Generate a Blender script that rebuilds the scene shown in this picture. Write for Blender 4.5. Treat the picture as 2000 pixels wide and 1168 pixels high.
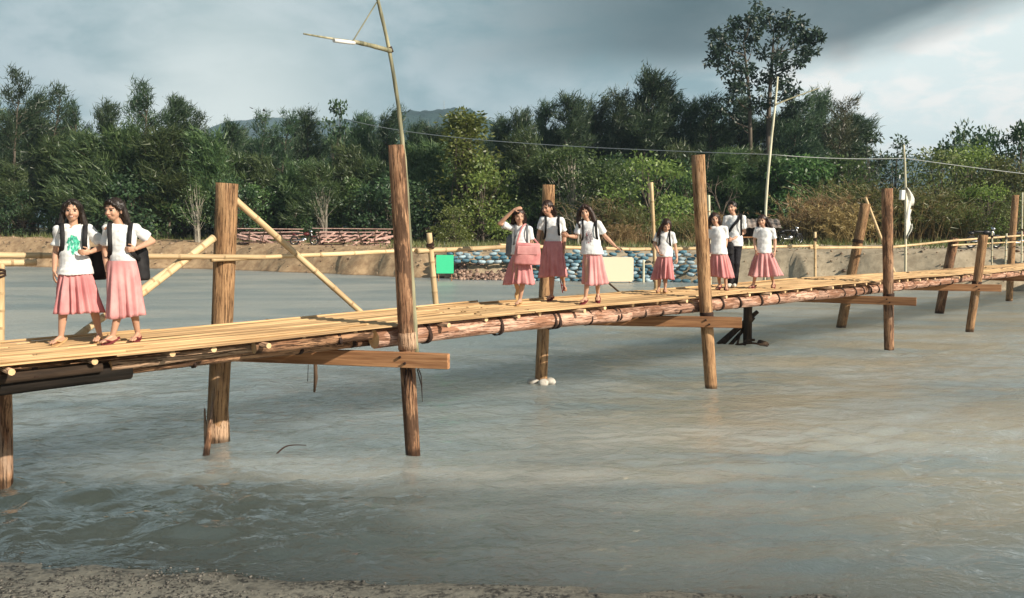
import bpy, bmesh, math, random
import numpy as np
from mathutils import Vector, Matrix, Euler, Quaternion

for o in list(bpy.data.objects): bpy.data.objects.remove(o)
random.seed(7); rng = np.random.default_rng(7)
scene = bpy.context.scene
COL = scene.collection

# ---------------------------------------------------------------- camera
F, EYE, HY = 1700.0, 2.7, 445.0          # focal length in photo pixels, eye height above water, horizon row
PITCH = math.atan((584 - HY) / F)
cam_d = bpy.data.cameras.new('camera'); cam = bpy.data.objects.new('camera', cam_d); COL.objects.link(cam)
cam.location = (0, 0, EYE); cam.rotation_euler = (math.pi/2 - PITCH, 0, 0)
cam_d.sensor_width = 36; cam_d.lens = 36 * F / 2000; cam_d.clip_end = 20000; cam_d.clip_start = .05
scene.camera = cam

# ---------------------------------------------------------------- light
SUN_EL, SUN_AZ = math.radians(30), math.radians(124)      # azimuth from +Y (view) towards +X
sun_dir = Vector((math.sin(SUN_AZ)*math.cos(SUN_EL), math.cos(SUN_AZ)*math.cos(SUN_EL), math.sin(SUN_EL)))
sd = bpy.data.lights.new('sun', 'SUN'); sd.energy = 5.0; sd.angle = math.radians(.53); sd.color = (1, .90, .76)
sun = bpy.data.objects.new('sun', sd); COL.objects.link(sun)
sun.rotation_euler = (-sun_dir).to_track_quat('-Z', 'Y').to_euler(); sun.location = (20, -20, 30)

class N:                                                     # tiny node-tree helper
    def __init__(s, tree): s.t = tree; s.n = tree.nodes; s.l = tree.links
    def new(s, typ, **kw):
        nd = s.n.new(typ)
        for k, v in kw.items():
            if k[0] == '_': nd.inputs[int(k[1:])].default_value = v
            else: setattr(nd, k, v)
        return nd
    def link(s, a, b): s.l.new(a, b)
    def val(s, sock, v):
        if isinstance(v, (int, float, tuple)): sock.default_value = v
        else: s.l.new(v, sock)
    def math(s, op, a, b=0.0, c=None, clamp=False):
        nd = s.n.new('ShaderNodeMath'); nd.operation = op; nd.use_clamp = clamp
        s.val(nd.inputs[0], a); s.val(nd.inputs[1], b)
        if c is not None: s.val(nd.inputs[2], c)
        return nd.outputs[0]
    def mix(s, f, a, b, blend='MIX'):
        nd = s.n.new('ShaderNodeMix'); nd.data_type = 'RGBA'; nd.blend_type = blend
        s.val(nd.inputs[0], f)
        for sock, v in ((nd.inputs[6], a), (nd.inputs[7], b)):
            if isinstance(v, tuple) and len(v) == 3: v = (*v, 1)
            s.val(sock, v)
        return nd.outputs[2]
    def smooth(s, x, a, b):                                  # smoothstep map to 0..1
        nd = s.n.new('ShaderNodeMapRange'); nd.interpolation_type = 'SMOOTHSTEP'
        s.val(nd.inputs[0], x); s.val(nd.inputs[1], a); s.val(nd.inputs[2], b)
        return nd.outputs[0]
    def noise(s, vec, scale, detail=4, rough=.55, dist=0.0):
        nd = s.n.new('ShaderNodeTexNoise'); nd.inputs['Scale'].default_value = scale
        nd.inputs['Detail'].default_value = detail; nd.inputs['Roughness'].default_value = rough
        nd.inputs['Distortion'].default_value = dist
        if vec is not None: s.l.new(vec, nd.inputs['Vector'])
        return nd.outputs['Fac']
    def mapping(s, vec, scale=(1, 1, 1), rot=(0, 0, 0), loc=(0, 0, 0)):
        nd = s.n.new('ShaderNodeMapping'); s.l.new(vec, nd.inputs[0])
        nd.inputs['Scale'].default_value = scale; nd.inputs['Rotation'].default_value = rot; nd.inputs['Location'].default_value = loc
        return nd.outputs[0]

# ---------------------------------------------------------------- sky: Nishita behind broken storm cloud
world = bpy.data.worlds.new('World'); scene.world = world; world.use_nodes = True
w = N(world.node_tree); w.n.clear()
tc = w.new('ShaderNodeTexCoord')
sky = w.new('ShaderNodeTexSky'); sky.sky_type = 'NISHITA'; sky.sun_disc = False
sky.sun_elevation = SUN_EL; sky.sun_rotation = SUN_AZ; sky.air_density = 1.2; sky.dust_density = .6
sep = w.new('ShaderNodeSeparateXYZ'); w.link(tc.outputs['Generated'], sep.inputs[0])
dx, dy, dz = sep.outputs
az = w.math('ARCTAN2', dx, dy); el = w.math('ARCSINE', dz)
den = w.math('ADD', w.math('MAXIMUM', dz, 0.0), .18)
cp = w.new('ShaderNodeCombineXYZ'); w.link(w.math('DIVIDE', dx, den), cp.inputs[0]); w.link(w.math('DIVIDE', dy, den), cp.inputs[1])
n1 = w.noise(cp.outputs[0], 1.1, 5, .5, .4); n2 = w.noise(cp.outputs[0], 3.1, 6, .55, .2); 
sph = w.new('ShaderNodeCombineXYZ'); w.link(az, sph.inputs[0]); w.link(w.math('MULTIPLY', el, 2.2), sph.inputs[1])
n3 = w.noise(sph.outputs[0], 5.0, 6, .55, .6); n4 = w.noise(sph.outputs[0], 16.0, 5, .6, .3)
wob = w.math('ADD', w.math('MULTIPLY', w.math('SUBTRACT', n3, .5), .16), w.math('MULTIPLY', w.math('SUBTRACT', n4, .5), .035))
# dark slab of storm cloud: its lower edge dips at az ~ .22 and lifts to the right
edge = w.math('ADD', .172, w.math('MULTIPLY', w.math('MAXIMUM', w.math('SUBTRACT', az, .36), 0.0), .28))
slab = w.smooth(w.math('SUBTRACT', w.math('ADD', el, w.math('MULTIPLY', wob, .28)), edge), -.02, .03)
slab = w.math('MULTIPLY', slab, w.smooth(w.math('ADD', az, w.math('MULTIPLY', wob, 1.5)), -.16, .20))
light_gap = w.smooth(w.math('ADD', az, w.math('ADD', w.math('MULTIPLY', el, .35), wob)), .24, .40)
glow = w.math('MULTIPLY', w.smooth(w.math('ABSOLUTE', w.math('ADD', w.math('ADD', az, .31), w.math('MULTIPLY', wob, .6))), .20, .0), w.smooth(el, .33, .05))
body = w.mix(w.smooth(w.math('ADD', w.math('MULTIPLY', n3, .7), w.math('MULTIPLY', n4, .3)), .36, .62), (2.7, 4.15, 4.6), (5.2, 6.3, 6.65))
body = w.mix(w.math('MULTIPLY', glow, 1.0), body, (9.6, 10.2, 9.7))
body = w.mix(w.math('MULTIPLY', light_gap, .92), body, (9.5, 10.6, 10.4))
puff = w.math('MULTIPLY', w.smooth(w.math('ADD', n4, w.math('MULTIPLY', n3, .6)), .74, .95), light_gap)
body = w.mix(w.math('MULTIPLY', puff, .55), body, (13, 11.8, 11))
dark = w.mix(w.smooth(n3, .3, .75), (.3, .75, .9), (1.0, 1.6, 1.8))
body = w.mix(w.math('MULTIPLY', slab, .93), body, dark)
body = w.mix(w.math('MULTIPLY', w.smooth(el, .40, .95), .9), body, (1.0, 1.25, 1.4))  # added darkening of the sky overhead, out of view, to weaken fill light
cover = w.smooth(w.math('ADD', n1, w.math('MULTIPLY', w.smooth(dy, -.2, .5), .5)), .42, .62)
skymix = w.mix(cover, sky.outputs[0], body)
bg = w.new('ShaderNodeBackground'); w.link(skymix, bg.inputs[0]); bg.inputs[1].default_value = .068
wo = w.new('ShaderNodeOutputWorld'); w.link(bg.outputs[0], wo.inputs[0])

scene.view_settings.view_transform = 'Standard'; scene.view_settings.look = 'None'
scene.view_settings.exposure = 0.5; scene.view_settings.gamma = 1.0

# ---------------------------------------------------------------- photo pixel -> place
def ray(x, y):
    cx, cy = (x-1000)/F, (584-y)/F
    return Vector((cx, math.cos(PITCH)+cy*math.sin(PITCH), -math.sin(PITCH)+cy*math.cos(PITCH)))
def onz(x, y, z=0.0):
    d = ray(x, y); return Vector((0, 0, EYE)) + d*((z-EYE)/d.z)
def ony(x, y, Y):
    d = ray(x, y); return Vector((0, 0, EYE)) + d*(Y/d.y)
# bridge frame: s runs along it (from the near lamp post towards the far bank), w across it, away from the camera
U = Vector((.7252, .6885, 0)); BK = Vector((-.6885, .7252, 0)); O = Vector((-1.17, 10.21, 0))
def br(s, w_, z): return O + U*s + BK*w_ + Vector((0, 0, z))
def onw(x, y, w_):                                            # on the vertical plane w = const
    d = ray(x, y); c = Vector((0, 0, EYE)) - O
    return Vector((0, 0, EYE)) + d*((w_ - c.dot(BK))/d.dot(BK))
def s_of(p): return (Vector(p)-O).dot(U)

# ---------------------------------------------------------------- materials
def newmat(name):
    m = bpy.data.materials.new(name); m.use_nodes = True; g = N(m.node_tree)
    return m, g, g.n['Principled BSDF']
def noisy(name, c1, c2, scale=(4, 4, 4), detail=5, rough=.8, bump=.3, bscale=None, var=.25, spec=.3, c3=None, dist=.01, space='Object', contrast=(.3, .7)):
    m, g, b = newmat(name)
    t = g.new('ShaderNodeTexCoord'); oi = g.new('ShaderNodeObjectInfo')
    vec = t.outputs[space]
    sh = g.new('ShaderNodeVectorMath', operation='ADD'); g.link(vec, sh.inputs[0])
    cv = g.new('ShaderNodeCombineXYZ')
    for i in range(3): g.link(g.math('MULTIPLY', oi.outputs['Random'], 17.3+i*9), cv.inputs[i])
    g.link(cv.outputs[0], sh.inputs[1])
    v = g.mapping(sh.outputs[0], scale)
    n = g.noise(v, 1, detail, .6)
    col = g.mix(g.smooth(n, *contrast), c1, c2)
    if c3 is not None:
        col = g.mix(g.smooth(g.noise(g.mapping(sh.outputs[0], tuple(x*.37 for x in scale)), 1, 4, .6), .52, .72), col, c3)
    if var:
        f = g.math('MULTIPLY_ADD', oi.outputs['Random'], 2*var, 1-var)
        hs = g.new('ShaderNodeHueSaturation'); g.link(col, hs.inputs['Color']); g.link(f, hs.inputs['Value']); col = hs.outputs[0]
    g.link(col, b.inputs['Base Color'])
    b.inputs['Roughness'].default_value = rough; b.inputs['Specular IOR Level'].default_value = spec
    if bump:
        bp = g.new('ShaderNodeBump'); bp.inputs['Strength'].default_value = bump; bp.inputs['Distance'].default_value = dist
        g.link(g.noise(g.mapping(sh.outputs[0], bscale or tuple(x*2 for x in scale)), 1, 4, .6), bp.inputs['Height'])
        g.link(bp.outputs[0], b.inputs['Normal'])
    return m
def plain(name, c, rough=.6, spec=.3, metal=0):
    m, g, b = newmat(name); b.inputs['Base Color'].default_value = (*c, 1); b.inputs['Roughness'].default_value = rough
    b.inputs['Specular IOR Level'].default_value = spec; b.inputs['Metallic'].default_value = metal; return m
def leafmat(name, c1, c2, trans=.35, var=.3):
    m = bpy.data.materials.new(name); m.use_nodes = True; g = N(m.node_tree); g.n.clear()
    geo = g.new('ShaderNodeNewGeometry'); oi = g.new('ShaderNodeObjectInfo')
    n = g.noise(g.mapping(geo.outputs['Position'], (.9, .9, .9)), 1, 3, .6)
    f = g.math('MULTIPLY_ADD', geo.outputs['Random Per Island'], .55, g.math('MULTIPLY', n, .55))
    col = g.mix(g.smooth(f, .2, .9), c1, c2)
    hs = g.new('ShaderNodeHueSaturation'); g.link(col, hs.inputs['Color'])
    g.link(g.math('MULTIPLY_ADD', oi.outputs['Random'], 2*var, 1-var), hs.inputs['Value'])
    g.link(g.math('MULTIPLY_ADD', oi.outputs['Random'], .04, .48), hs.inputs['Hue'])
    d = g.new('ShaderNodeBsdfDiffuse'); tr = g.new('ShaderNodeBsdfTranslucent'); mx = g.new('ShaderNodeMixShader'); mx.inputs[0].default_value = trans
    g.link(hs.outputs[0], d.inputs[0]); g.link(hs.outputs[0], tr.inputs[0]); g.link(d.outputs[0], mx.inputs[1]); g.link(tr.outputs[0], mx.inputs[2])
    gl = g.new('ShaderNodeBsdfGlossy'); gl.inputs['Roughness'].default_value = .45; mg = g.new('ShaderNodeMixShader'); mg.inputs[0].default_value = .04
    g.link(mx.outputs[0], mg.inputs[1]); g.link(gl.outputs[0], mg.inputs[2])
    o = g.new('ShaderNodeOutputMaterial'); g.link(mg.outputs[0], o.inputs[0]); return m

M = {}
def logmat(name, c1, c2, crack, bark=None, scale=9.0):
    """weathered round timber: long grain, drying cracks, knots, dark wet foot at the waterline"""
    m, g, b = newmat(name); t = g.new('ShaderNodeTexCoord'); oi = g.new('ShaderNodeObjectInfo'); geo = g.new('ShaderNodeNewGeometry')
    cv = g.new('ShaderNodeCombineXYZ')
    for i in range(3): g.link(g.math('MULTIPLY', oi.outputs['Random'], 31.7+i*7), cv.inputs[i])
    sh = g.new('ShaderNodeVectorMath', operation='ADD'); g.link(t.outputs['Object'], sh.inputs[0]); g.link(cv.outputs[0], sh.inputs[1]); V = sh.outputs[0]
    blot = g.noise(g.mapping(V, (scale*.6, scale*.6, 2.2)), 1, 6, .65, .6); grain = g.noise(g.mapping(V, (34, 34, 1.1)), 1, 5, .6); fine = g.noise(g.mapping(V, (60, 60, 9)), 1, 4, .65)
    col = g.mix(g.smooth(blot, .28, .72), c1, c2)
    col = g.mix(g.math('MULTIPLY', g.smooth(fine, .45, .7), .35), col, tuple(x*.5 for x in c1))
    col = g.mix(g.math('MULTIPLY', g.smooth(g.noise(g.mapping(V, (5, 5, 1.0), (0, 0, 0), (7, 3, 1)), 1, 4, .6), .55, .75), .55), col, (.30, .25, .20))
    ck = g.smooth(g.math('ABSOLUTE', g.math('SUBTRACT', grain, .5)), .028, .004)
    col = g.mix(g.math('MULTIPLY', ck, .85), col, crack)
    if bark: col = g.mix(g.smooth(g.noise(g.mapping(V, (6, 6, 1.6), (0, 0, 0), (2, 5, 9)), 1, 5, .65, .5), .5, .56), col, bark)
    sp = g.new('ShaderNodeSeparateXYZ'); g.link(geo.outputs['Position'], sp.inputs[0])
    wet = g.smooth(g.math('ADD', sp.outputs[2], g.math('MULTIPLY', blot, .12)), .17, .09)
    hs = g.new('ShaderNodeHueSaturation'); g.link(col, hs.inputs['Color']); g.link(g.math('MULTIPLY', g.math('MULTIPLY_ADD', oi.outputs['Random'], .3, .85), g.math('MULTIPLY_ADD', wet, -.7, 1.0)), hs.inputs['Value'])
    g.link(hs.outputs[0], b.inputs['Base Color']); g.link(g.math('MULTIPLY_ADD', wet, -.5, .82), b.inputs['Roughness']); b.inputs['Specular IOR Level'].default_value = .25
    bp = g.new('ShaderNodeBump'); bp.inputs['Strength'].default_value = .9; bp.inputs['Distance'].default_value = .022
    g.link(g.math('ADD', g.math('ADD', g.math('MULTIPLY', blot, .9), g.math('MULTIPLY', fine, .35)), g.math('MULTIPLY', ck, -.5)), bp.inputs['Height']); g.link(bp.outputs[0], b.inputs['Normal']); return m
M['log'] = logmat('debarked_log', (.22, .105, .055), (.50, .29, .16), (.05, .025, .015), (.13, .07, .04))
M['log_pale'] = logmat('pale_log', (.38, .22, .13), (.66, .45, .29), (.10, .05, .03))
M['logpost'] = logmat('smooth_post', (.27, .145, .07), (.50, .30, .15), (.07, .035, .02), None, 12)
M['shade_log'] = noisy('log_black_for_shade', (.010, .008, .006), (.035, .026, .02), (12, 12, 1.4), 6, .85, .6, None, .1, .2)  # near-black colour puts the shade under the deck into the log itself
M['coco'] = logmat('stringer_log', (.38, .20, .13), (.70, .45, .33), (.09, .04, .025), (.30, .15, .09))
M['dark_log'] = noisy('dark_weathered_log', (.025, .017, .012), (.085, .055, .035), (12, 12, 1.4), 6, .85, .6, None, .2, .2)
M['bamboo'] = noisy('dry_bamboo', (.48, .33, .17), (.72, .55, .32), (16, 16, 1.5), 5, .6, .4, None, .18, .3, (.34, .23, .12), .006)
M['slat'] = noisy('bamboo_slat', (.38, .23, .105), (.70, .47, .24), (22, 22, 1.1), 5, .65, .4, None, .28, .25, (.30, .18, .09), .005)
M['timber'] = noisy('sawn_timber', (.24, .11, .05), (.46, .24, .115), (22, 22, 1.2), 6, .8, .6, None, .2, .2, (.17, .08, .04), .008)
M['cut'] = noisy('cut_end', (.62, .40, .2), (.76, .54, .3), (14, 14, 14), 3, .85, .3, None, .1)
M['node'] = noisy('bamboo_node', (.34, .23, .12), (.52, .38, .21), (20, 20, 20), 3, .8, .2, None, .2)
M['lashing'] = plain('dark_lashing', (.035, .018, .012), .8)
M['steel'] = plain('galvanised_wire', (.3, .32, .32), .5, .5)
M['green_bamboo'] = noisy('weathered_bamboo_pole', (.10, .10, .06), (.36, .33, .2), (16, 16, .9), 4, .6, .2, None, .1, .35, (.42, .38, .25), .004)
M['pale_bamboo'] = noisy('pale_bamboo_pole', (.5, .47, .32), (.72, .68, .5), (16, 16, .9), 4, .6, .2, None, .1, .35)

# ---------------------------------------------------------------- object helpers
def tag(o, label=None, cat=None, group=None, kind=None):
    if label: o['label'] = label
    if cat: o['category'] = cat
    if group: o['group'] = group
    if kind: o['kind'] = kind
    return o
def empty(name, loc=(0, 0, 0), rz=0.0, **kw):
    o = bpy.data.objects.new(name, None); COL.objects.link(o); o.location = loc; o.rotation_euler = (0, 0, rz); o.empty_display_size = .2
    return tag(o, **kw)
def mesh(name, v, f, mats=None, smooth=True):
    me = bpy.data.meshes.new(name)
    me.from_pydata([tuple(map(float, p)) for p in v] if not isinstance(v, np.ndarray) else v.tolist(), [], f if not isinstance(f, np.ndarray) else f.tolist())
    for m in (mats or []): me.materials.append(M[m] if isinstance(m, str) else m)
    if smooth: me.shade_smooth()
    return me
def obj(name, me, parent=None, loc=None, rot=None, **kw):
    o = bpy.data.objects.new(name, me); COL.objects.link(o)
    if parent is not None: o.parent = parent
    if loc is not None: o.location = loc
    if rot is not None:
        if isinstance(rot, Quaternion): o.rotation_mode = 'QUATERNION'; o.rotation_quaternion = rot
        else: o.rotation_euler = rot
    return tag(o, **kw)
def rel(p, parent):
    return Vector(p) - (parent.location if parent is not None else Vector((0, 0, 0)))

def tube_mesh(L, r0, r1, seg=12, rings=8, wob=.0, bow=.0, nodes=0, cap=True, mat='log', seed=0, lump=.0, capmat=None, twist=0):
    """round pole along local Z from 0 to L, tapered, gently crooked, with optional bamboo nodes"""
    rr = random.Random(seed*7919+13); v = []; f = []; zs = [i/rings for i in range(rings+1)]
    if nodes:
        zs = []
        for k in range(nodes):
            a = k/nodes; b = (k+1)/nodes
            zs += [a, a+.014/L, a+.028/L, a+.06/L, (a+b)/2]
        zs += [1.0]
    ph, ph2 = rr.random()*6.28, rr.random()*6.28
    la = [rr.uniform(-1, 1) for _ in range(seg)]; lb = [rr.uniform(-1, 1) for _ in range(seg)]
    for k, t in enumerate(zs):
        r = r0+(r1-r0)*t
        if nodes and k % 5 in (1, 2) and k < len(zs)-1: r *= 1.09 if k % 5 == 1 else 1.05
        cx = wob*math.sin(t*5+ph)+bow*math.sin(math.pi*t); cy = wob*math.cos(t*4+ph2)
        for j in range(seg):
            a = 2*math.pi*j/seg + twist*t
            q = r*(1+lump*(la[j]*(1-t)+lb[j]*t) + lump*.7*math.sin(t*9+ph+j*1.7))
            v.append((cx+q*math.cos(a), cy+q*math.sin(a), t*L))
    n = len(zs)
    for k in range(n-1):
        for j in range(seg):
            f.append((k*seg+j, k*seg+(j+1) % seg, (k+1)*seg+(j+1) % seg, (k+1)*seg+j))
    ns = len(f)
    if cap:
        f.append(tuple(range(seg-1, -1, -1))); f.append(tuple((n-1)*seg+j for j in range(seg)))
    me = mesh('pole', v, f, [mat] + ([capmat] if capmat else []) + (['node'] if nodes else []))
    if nodes:
        for k in range(n-1):
            if k % 5 in (0, 1):
                for j in range(seg): me.polygons[k*seg+j].material_index = 2 if capmat else 1
    if cap:
        for k in (ns, ns+1): me.polygons[k].use_smooth = False; me.polygons[k].material_index = 1 if capmat else 0
    return me
def pole(name, p0, p1, r0, r1=None, parent=None, mat='log', **kw):
    lab = {k: kw.pop(k) for k in ('label', 'cat', 'group', 'kind') if k in kw}
    p0 = Vector(p0); p1 = Vector(p1); d = p1-p0
    me = tube_mesh(d.length, r0, r1 or r0, mat=mat, seed=random.randrange(9999), **kw)
    return obj(name, me, parent, rel(p0, parent), d.to_track_quat('Z', 'Y'), **lab)
def path_tube(pts, rad, seg=8, mat='log', close=True):
    """tube mesh along a polyline (world/local points), rad number or list"""
    pts = [Vector(p) for p in pts]; n = len(pts); v = []; f = []
    rad = rad if isinstance(rad, (list, tuple)) else [rad]*n
    up = Vector((.31, .22, .92))
    for i, p in enumerate(pts):
        d = (pts[min(i+1, n-1)]-pts[max(i-1, 0)]).normalized()
        a = d.cross(up)
        if a.length < .05: a = d.cross(Vector((1, 0, 0)))
        a.normalize(); b = d.cross(a)
        for j in range(seg):
            t = 2*math.pi*j/seg; v.append(p+(a*math.cos(t)+b*math.sin(t))*rad[i])
    for i in range(n-1):
        for j in range(seg): f.append((i*seg+j, i*seg+(j+1) % seg, (i+1)*seg+(j+1) % seg, (i+1)*seg+j))
    if close: f.append(tuple(range(seg-1, -1, -1))); f.append(tuple((n-1)*seg+j for j in range(seg)))
    return mesh('tube', v, f, [mat])
def smooth_path(pts, n=24):
    pts = [Vector(p) for p in pts]; out = []
    P = [2*pts[0]-pts[1]] + pts + [2*pts[-1]-pts[-2]]; m = len(pts)-1
    for k in range(n+1):
        t = k/n*m; i = min(int(t), m-1); u = t-i; a, b, c, d = P[i:i+4]
        out.append(.5*((2*b)+(c-a)*u+(2*a-5*b+4*c-d)*u*u+(3*b-a-3*c+d)*u**3))
    return out
def box_mesh(sx, sy, sz, mat, bev=.006, jit=0.0, center=(0, 0, 0), seg=1):
    bm = bmesh.new(); bmesh.ops.create_cube(bm, size=1)
    for q in bm.verts: q.co = Vector((q.co.x*sx+center[0], q.co.y*sy+center[1], q.co.z*sz+center[2]))
    if bev: bmesh.ops.bevel(bm, geom=bm.edges[:], offset=bev, segments=seg, affect='EDGES', profile=.5)
    if jit:
        for q in bm.verts: q.co += Vector([random.uniform(-jit, jit) for _ in range(3)])
    me = bpy.data.meshes.new('box'); bm.to_mesh(me); bm.free(); me.materials.append(M[mat] if isinstance(mat, str) else mat); return me

# ================================================================ ground and water
def vnoise(x, y, seed=0):                                     # smooth value noise, numpy
    x = np.asarray(x, float); y = np.asarray(y, float)
    xi = np.floor(x).astype(np.int64); yi = np.floor(y).astype(np.int64); fx = x-xi; fy = y-yi
    fx = fx*fx*(3-2*fx); fy = fy*fy*(3-2*fy)
    def h(a, b):
        n = (a*374761393 + b*668265263 + seed*1442695041) & 0x7fffffff
        n = ((n ^ (n >> 13))*1274126177) & 0x7fffffff
        return ((n ^ (n >> 16)) & 0xffff)/65535.0
    return (h(xi, yi)*(1-fx)+h(xi+1, yi)*fx)*(1-fy)+(h(xi, yi+1)*(1-fx)+h(xi+1, yi+1)*fx)*fy
def fbm(x, y, seed=0, o=4):
    s = 0; a = .5
    for k in range(o): s = s+a*vnoise(np.asarray(x)*2**k, np.asarray(y)*2**k, seed+k); a *= .5
    return s
BX = [-2000, -300, -60, -36, -20, -10, -2.7, 7.9, 14, 20, 28, 60, 300, 2000]
BY = [160, 100, 66, 61.4, 57.5, 51, 46, 44.6, 40.5, 38, 36.5, 33, 20, -60]
TX = [-300, -36, -20, -10, 0, 8, 14, 28, 300]; TZ = [2.1, 1.95, 1.65, 1.5, 1.45, 1.5, 1.7, 1.75, 2.0]
def far_bank(x): return np.interp(x, BX, BY)
p_s = [onz(*q) for q in ((0, 1096), (400, 1112), (1100, 1143), (1700, 1172), (2000, 1195))]
SX = [-2000, -12, p_s[0].x, p_s[1].x, p_s[2].x, p_s[3].x, p_s[4].x, 14, 2000]
SY = [7.5, 7.2, p_s[0].y, p_s[1].y, p_s[2].y, p_s[3].y, p_s[4].y, 4.2, -20]
def near_bank(x): return np.interp(x, SX, SY)
def ground_z(x, y):
    x = np.asarray(x, float); y = np.asarray(y, float)
    d = y-far_bank(x) + (fbm(x*.5, y*.5, 3)-.47)*1.8 + (np.abs(fbm(x*1.3, y*.25, 23)-.47))*1.6
    top = np.interp(x, TX, TZ)
    face = np.interp(d, [-6, -1.5, 0, .5, 1.3, 2.2], [0, 0, 0, .35, .86, 1.0])
    z = np.where(d < 0, np.maximum(-1.2, d*.35), face*top)
    z = z + np.clip(d-2, 0, 60)*.012*(d > 2) + np.where(d > .3, (fbm(x*1.1, y*1.1, 9)-.47)*.35, 0)
    e = near_bank(x)-y + (fbm(x*1.6, y*1.6, 5)-.47)*.25
    zn = np.where(e > 0, e*.07+np.clip(e-1.5, 0, 8)*.14, e*.35) + (fbm(x*3, y*3, 12)-.47)*.03
    zn = np.minimum(zn, 1.15)
    return np.where(y < far_bank(x)-12, np.maximum(zn, -1.2), z)
def grid(xs, ys, zf):
    X, Y = np.meshgrid(xs, ys); Z = zf(X, Y); n, m = X.shape
    v = np.stack([X, Y, Z], -1).reshape(-1, 3); i = np.arange((n-1)*(m-1)); r, c = i//(m-1), i % (m-1); a = r*m+c
    return v, np.stack([a, a+1, a+m+1, a+m], 1)
def spaced(*segs):
    out = []
    for a, b, st in segs: out += list(np.arange(a, b, st))
    return np.array(out+[segs[-1][1]])
xs = spaced((-2400, -400, 200), (-400, -60, 20), (-60, -10, .7), (-10, 14, .35), (14, 60, .8), (60, 400, 20), (400, 2400, 200))
ys = spaced((-800, -40, 60), (-40, 3, 2.5), (3, 8, .12), (8, 30, 2.2), (30, 66, .45), (66, 130, 3), (130, 800, 60), (800, 2400, 200))
v, f = grid(xs, ys, ground_z)
# soil / sand / gravel by place
m, g, b = newmat('ground_soil'); M['ground'] = m
geo = g.new('ShaderNodeNewGeometry'); P = geo.outputs['Position']; sp = g.new('ShaderNodeSeparateXYZ'); g.link(P, sp.inputs[0])
nA = g.noise(P, .35, 6, .6); nB = g.noise(P, 2.2, 6, .65); nC = g.noise(P, 24, 5, .7)
sand = g.mix(g.smooth(nB, .3, .7), (.27, .17, .09), (.48, .335, .19))
grey_sand = g.mix(g.smooth(nB, .3, .7), (.28, .225, .15), (.46, .38, .26))
sand = g.mix(g.smooth(g.math('ADD', sp.outputs[0], g.math('MULTIPLY', nA, 6)), -4, 6), sand, grey_sand)
soil = g.mix(g.smooth(nB, .3, .7), (.06, .055, .025), (.13, .115, .055))
dB = g.math('SUBTRACT', sp.outputs[1], g.math('MULTIPLY', sp.outputs[0], -.36))     # roughly distance behind the bank
col = g.mix(g.smooth(g.math('ADD', dB, g.math('MULTIPLY', nA, 5)), 56, 63), sand, soil)
peb = g.mix(g.smooth(nC, .42, .58), (.04, .038, .032), (.26, .245, .20))
fine = g.mix(g.smooth(nC, .3, .7), (.19, .182, .15), (.32, .30, .24))
near = g.mix(g.smooth(g.noise(P, 3.5, 4, .6), .42, .58), fine, peb)
col = g.mix(g.smooth(sp.outputs[1], 24, 20), col, near)
wet = g.smooth(g.math('ADD', sp.outputs[2], g.math('MULTIPLY', nB, .08)), .13, .03)
hs = g.new('ShaderNodeHueSaturation'); g.link(col, hs.inputs['Color']); g.link(g.math('MULTIPLY_ADD', wet, -.38, 1.0), hs.inputs['Value'])
g.link(hs.outputs[0], b.inputs['Base Color']); g.link(g.math('MULTIPLY_ADD', wet, -.5, .92), b.inputs['Roughness'])
bp = g.new('ShaderNodeBump'); bp.inputs['Strength'].default_value = .8; bp.inputs['Distance'].default_value = .05
g.link(g.math('ADD', nB, g.math('MULTIPLY', nC, .25)), bp.inputs['Height']); g.link(bp.outputs[0], b.inputs['Normal'])
ground = obj('ground', mesh('ground', v, f, ['ground']), kind='structure')

# river: turbid water with running ripples
m, g, b = newmat('river_water'); M['water'] = m
geo = g.new('ShaderNodeNewGeometry'); P = geo.outputs['Position']; sp = g.new('ShaderNodeSeparateXYZ'); g.link(P, sp.inputs[0])
ROT = (0, 0, math.radians(-14))
nb1 = g.noise(g.mapping(P, (.10, .30, 1), ROT), 1, 4, .55, .8); nb2 = g.noise(g.mapping(P, (.30, 1.0, 1), ROT, (4, 9, 0)), 1, 5, .6, .6)
silt = g.mix(g.smooth(nb1, .34, .66), (.225, .272, .268), (.39, .40, .355))
silt = g.mix(g.math('MULTIPLY', g.smooth(nb2, .42, .62), g.math('MULTIPLY_ADD', g.smooth(sp.outputs[0], -1.5, 4.5), .55, .06)), silt, (.36, .30, .19))
edge_n = g.math('MULTIPLY', g.math('SUBTRACT', nb2, .5), 2.5)
deep = g.math('MULTIPLY', g.smooth(g.math('ADD', sp.outputs[0], edge_n), 1.8, -2.2), g.smooth(g.math('ADD', g.math('ADD', sp.outputs[1], g.math('MULTIPLY', edge_n, 1.6)), g.math('MULTIPLY', sp.outputs[0], .28)), 9.9, 7.0))      # clearer, deeper channel under the near left bank
silt = g.mix(g.math('MULTIPLY', deep, .9), silt, (.022, .036, .030))
silt = g.mix(g.math('MULTIPLY', g.smooth(g.math('ADD', sp.outputs[1], edge_n), 9.6, 7.4), .5), silt, (.11, .13, .115))
g.link(silt, b.inputs['Base Color'])
b.subsurface_method = 'BURLEY'; b.inputs['Subsurface Weight'].default_value = 1.0; b.inputs['Subsurface Radius'].default_value = (1, .9, .7); b.inputs['Subsurface Scale'].default_value = 6.0
b.inputs['IOR'].default_value = 1.75; b.inputs['Specular IOR Level'].default_value = .5
far = g.smooth(sp.outputs[1], 9, 24)
g.link(g.math('MULTIPLY_ADD', far, .34, .04), b.inputs['Roughness'])
h2 = g.noise(g.mapping(P, (2.6, 4.2, 1), ROT, (3, 1, 0)), 1, 3, .6, .6); h3 = g.noise(g.mapping(P, (9, 14, 1), ROT, (1, 7, 0)), 1, 3, .6, .4)
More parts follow.
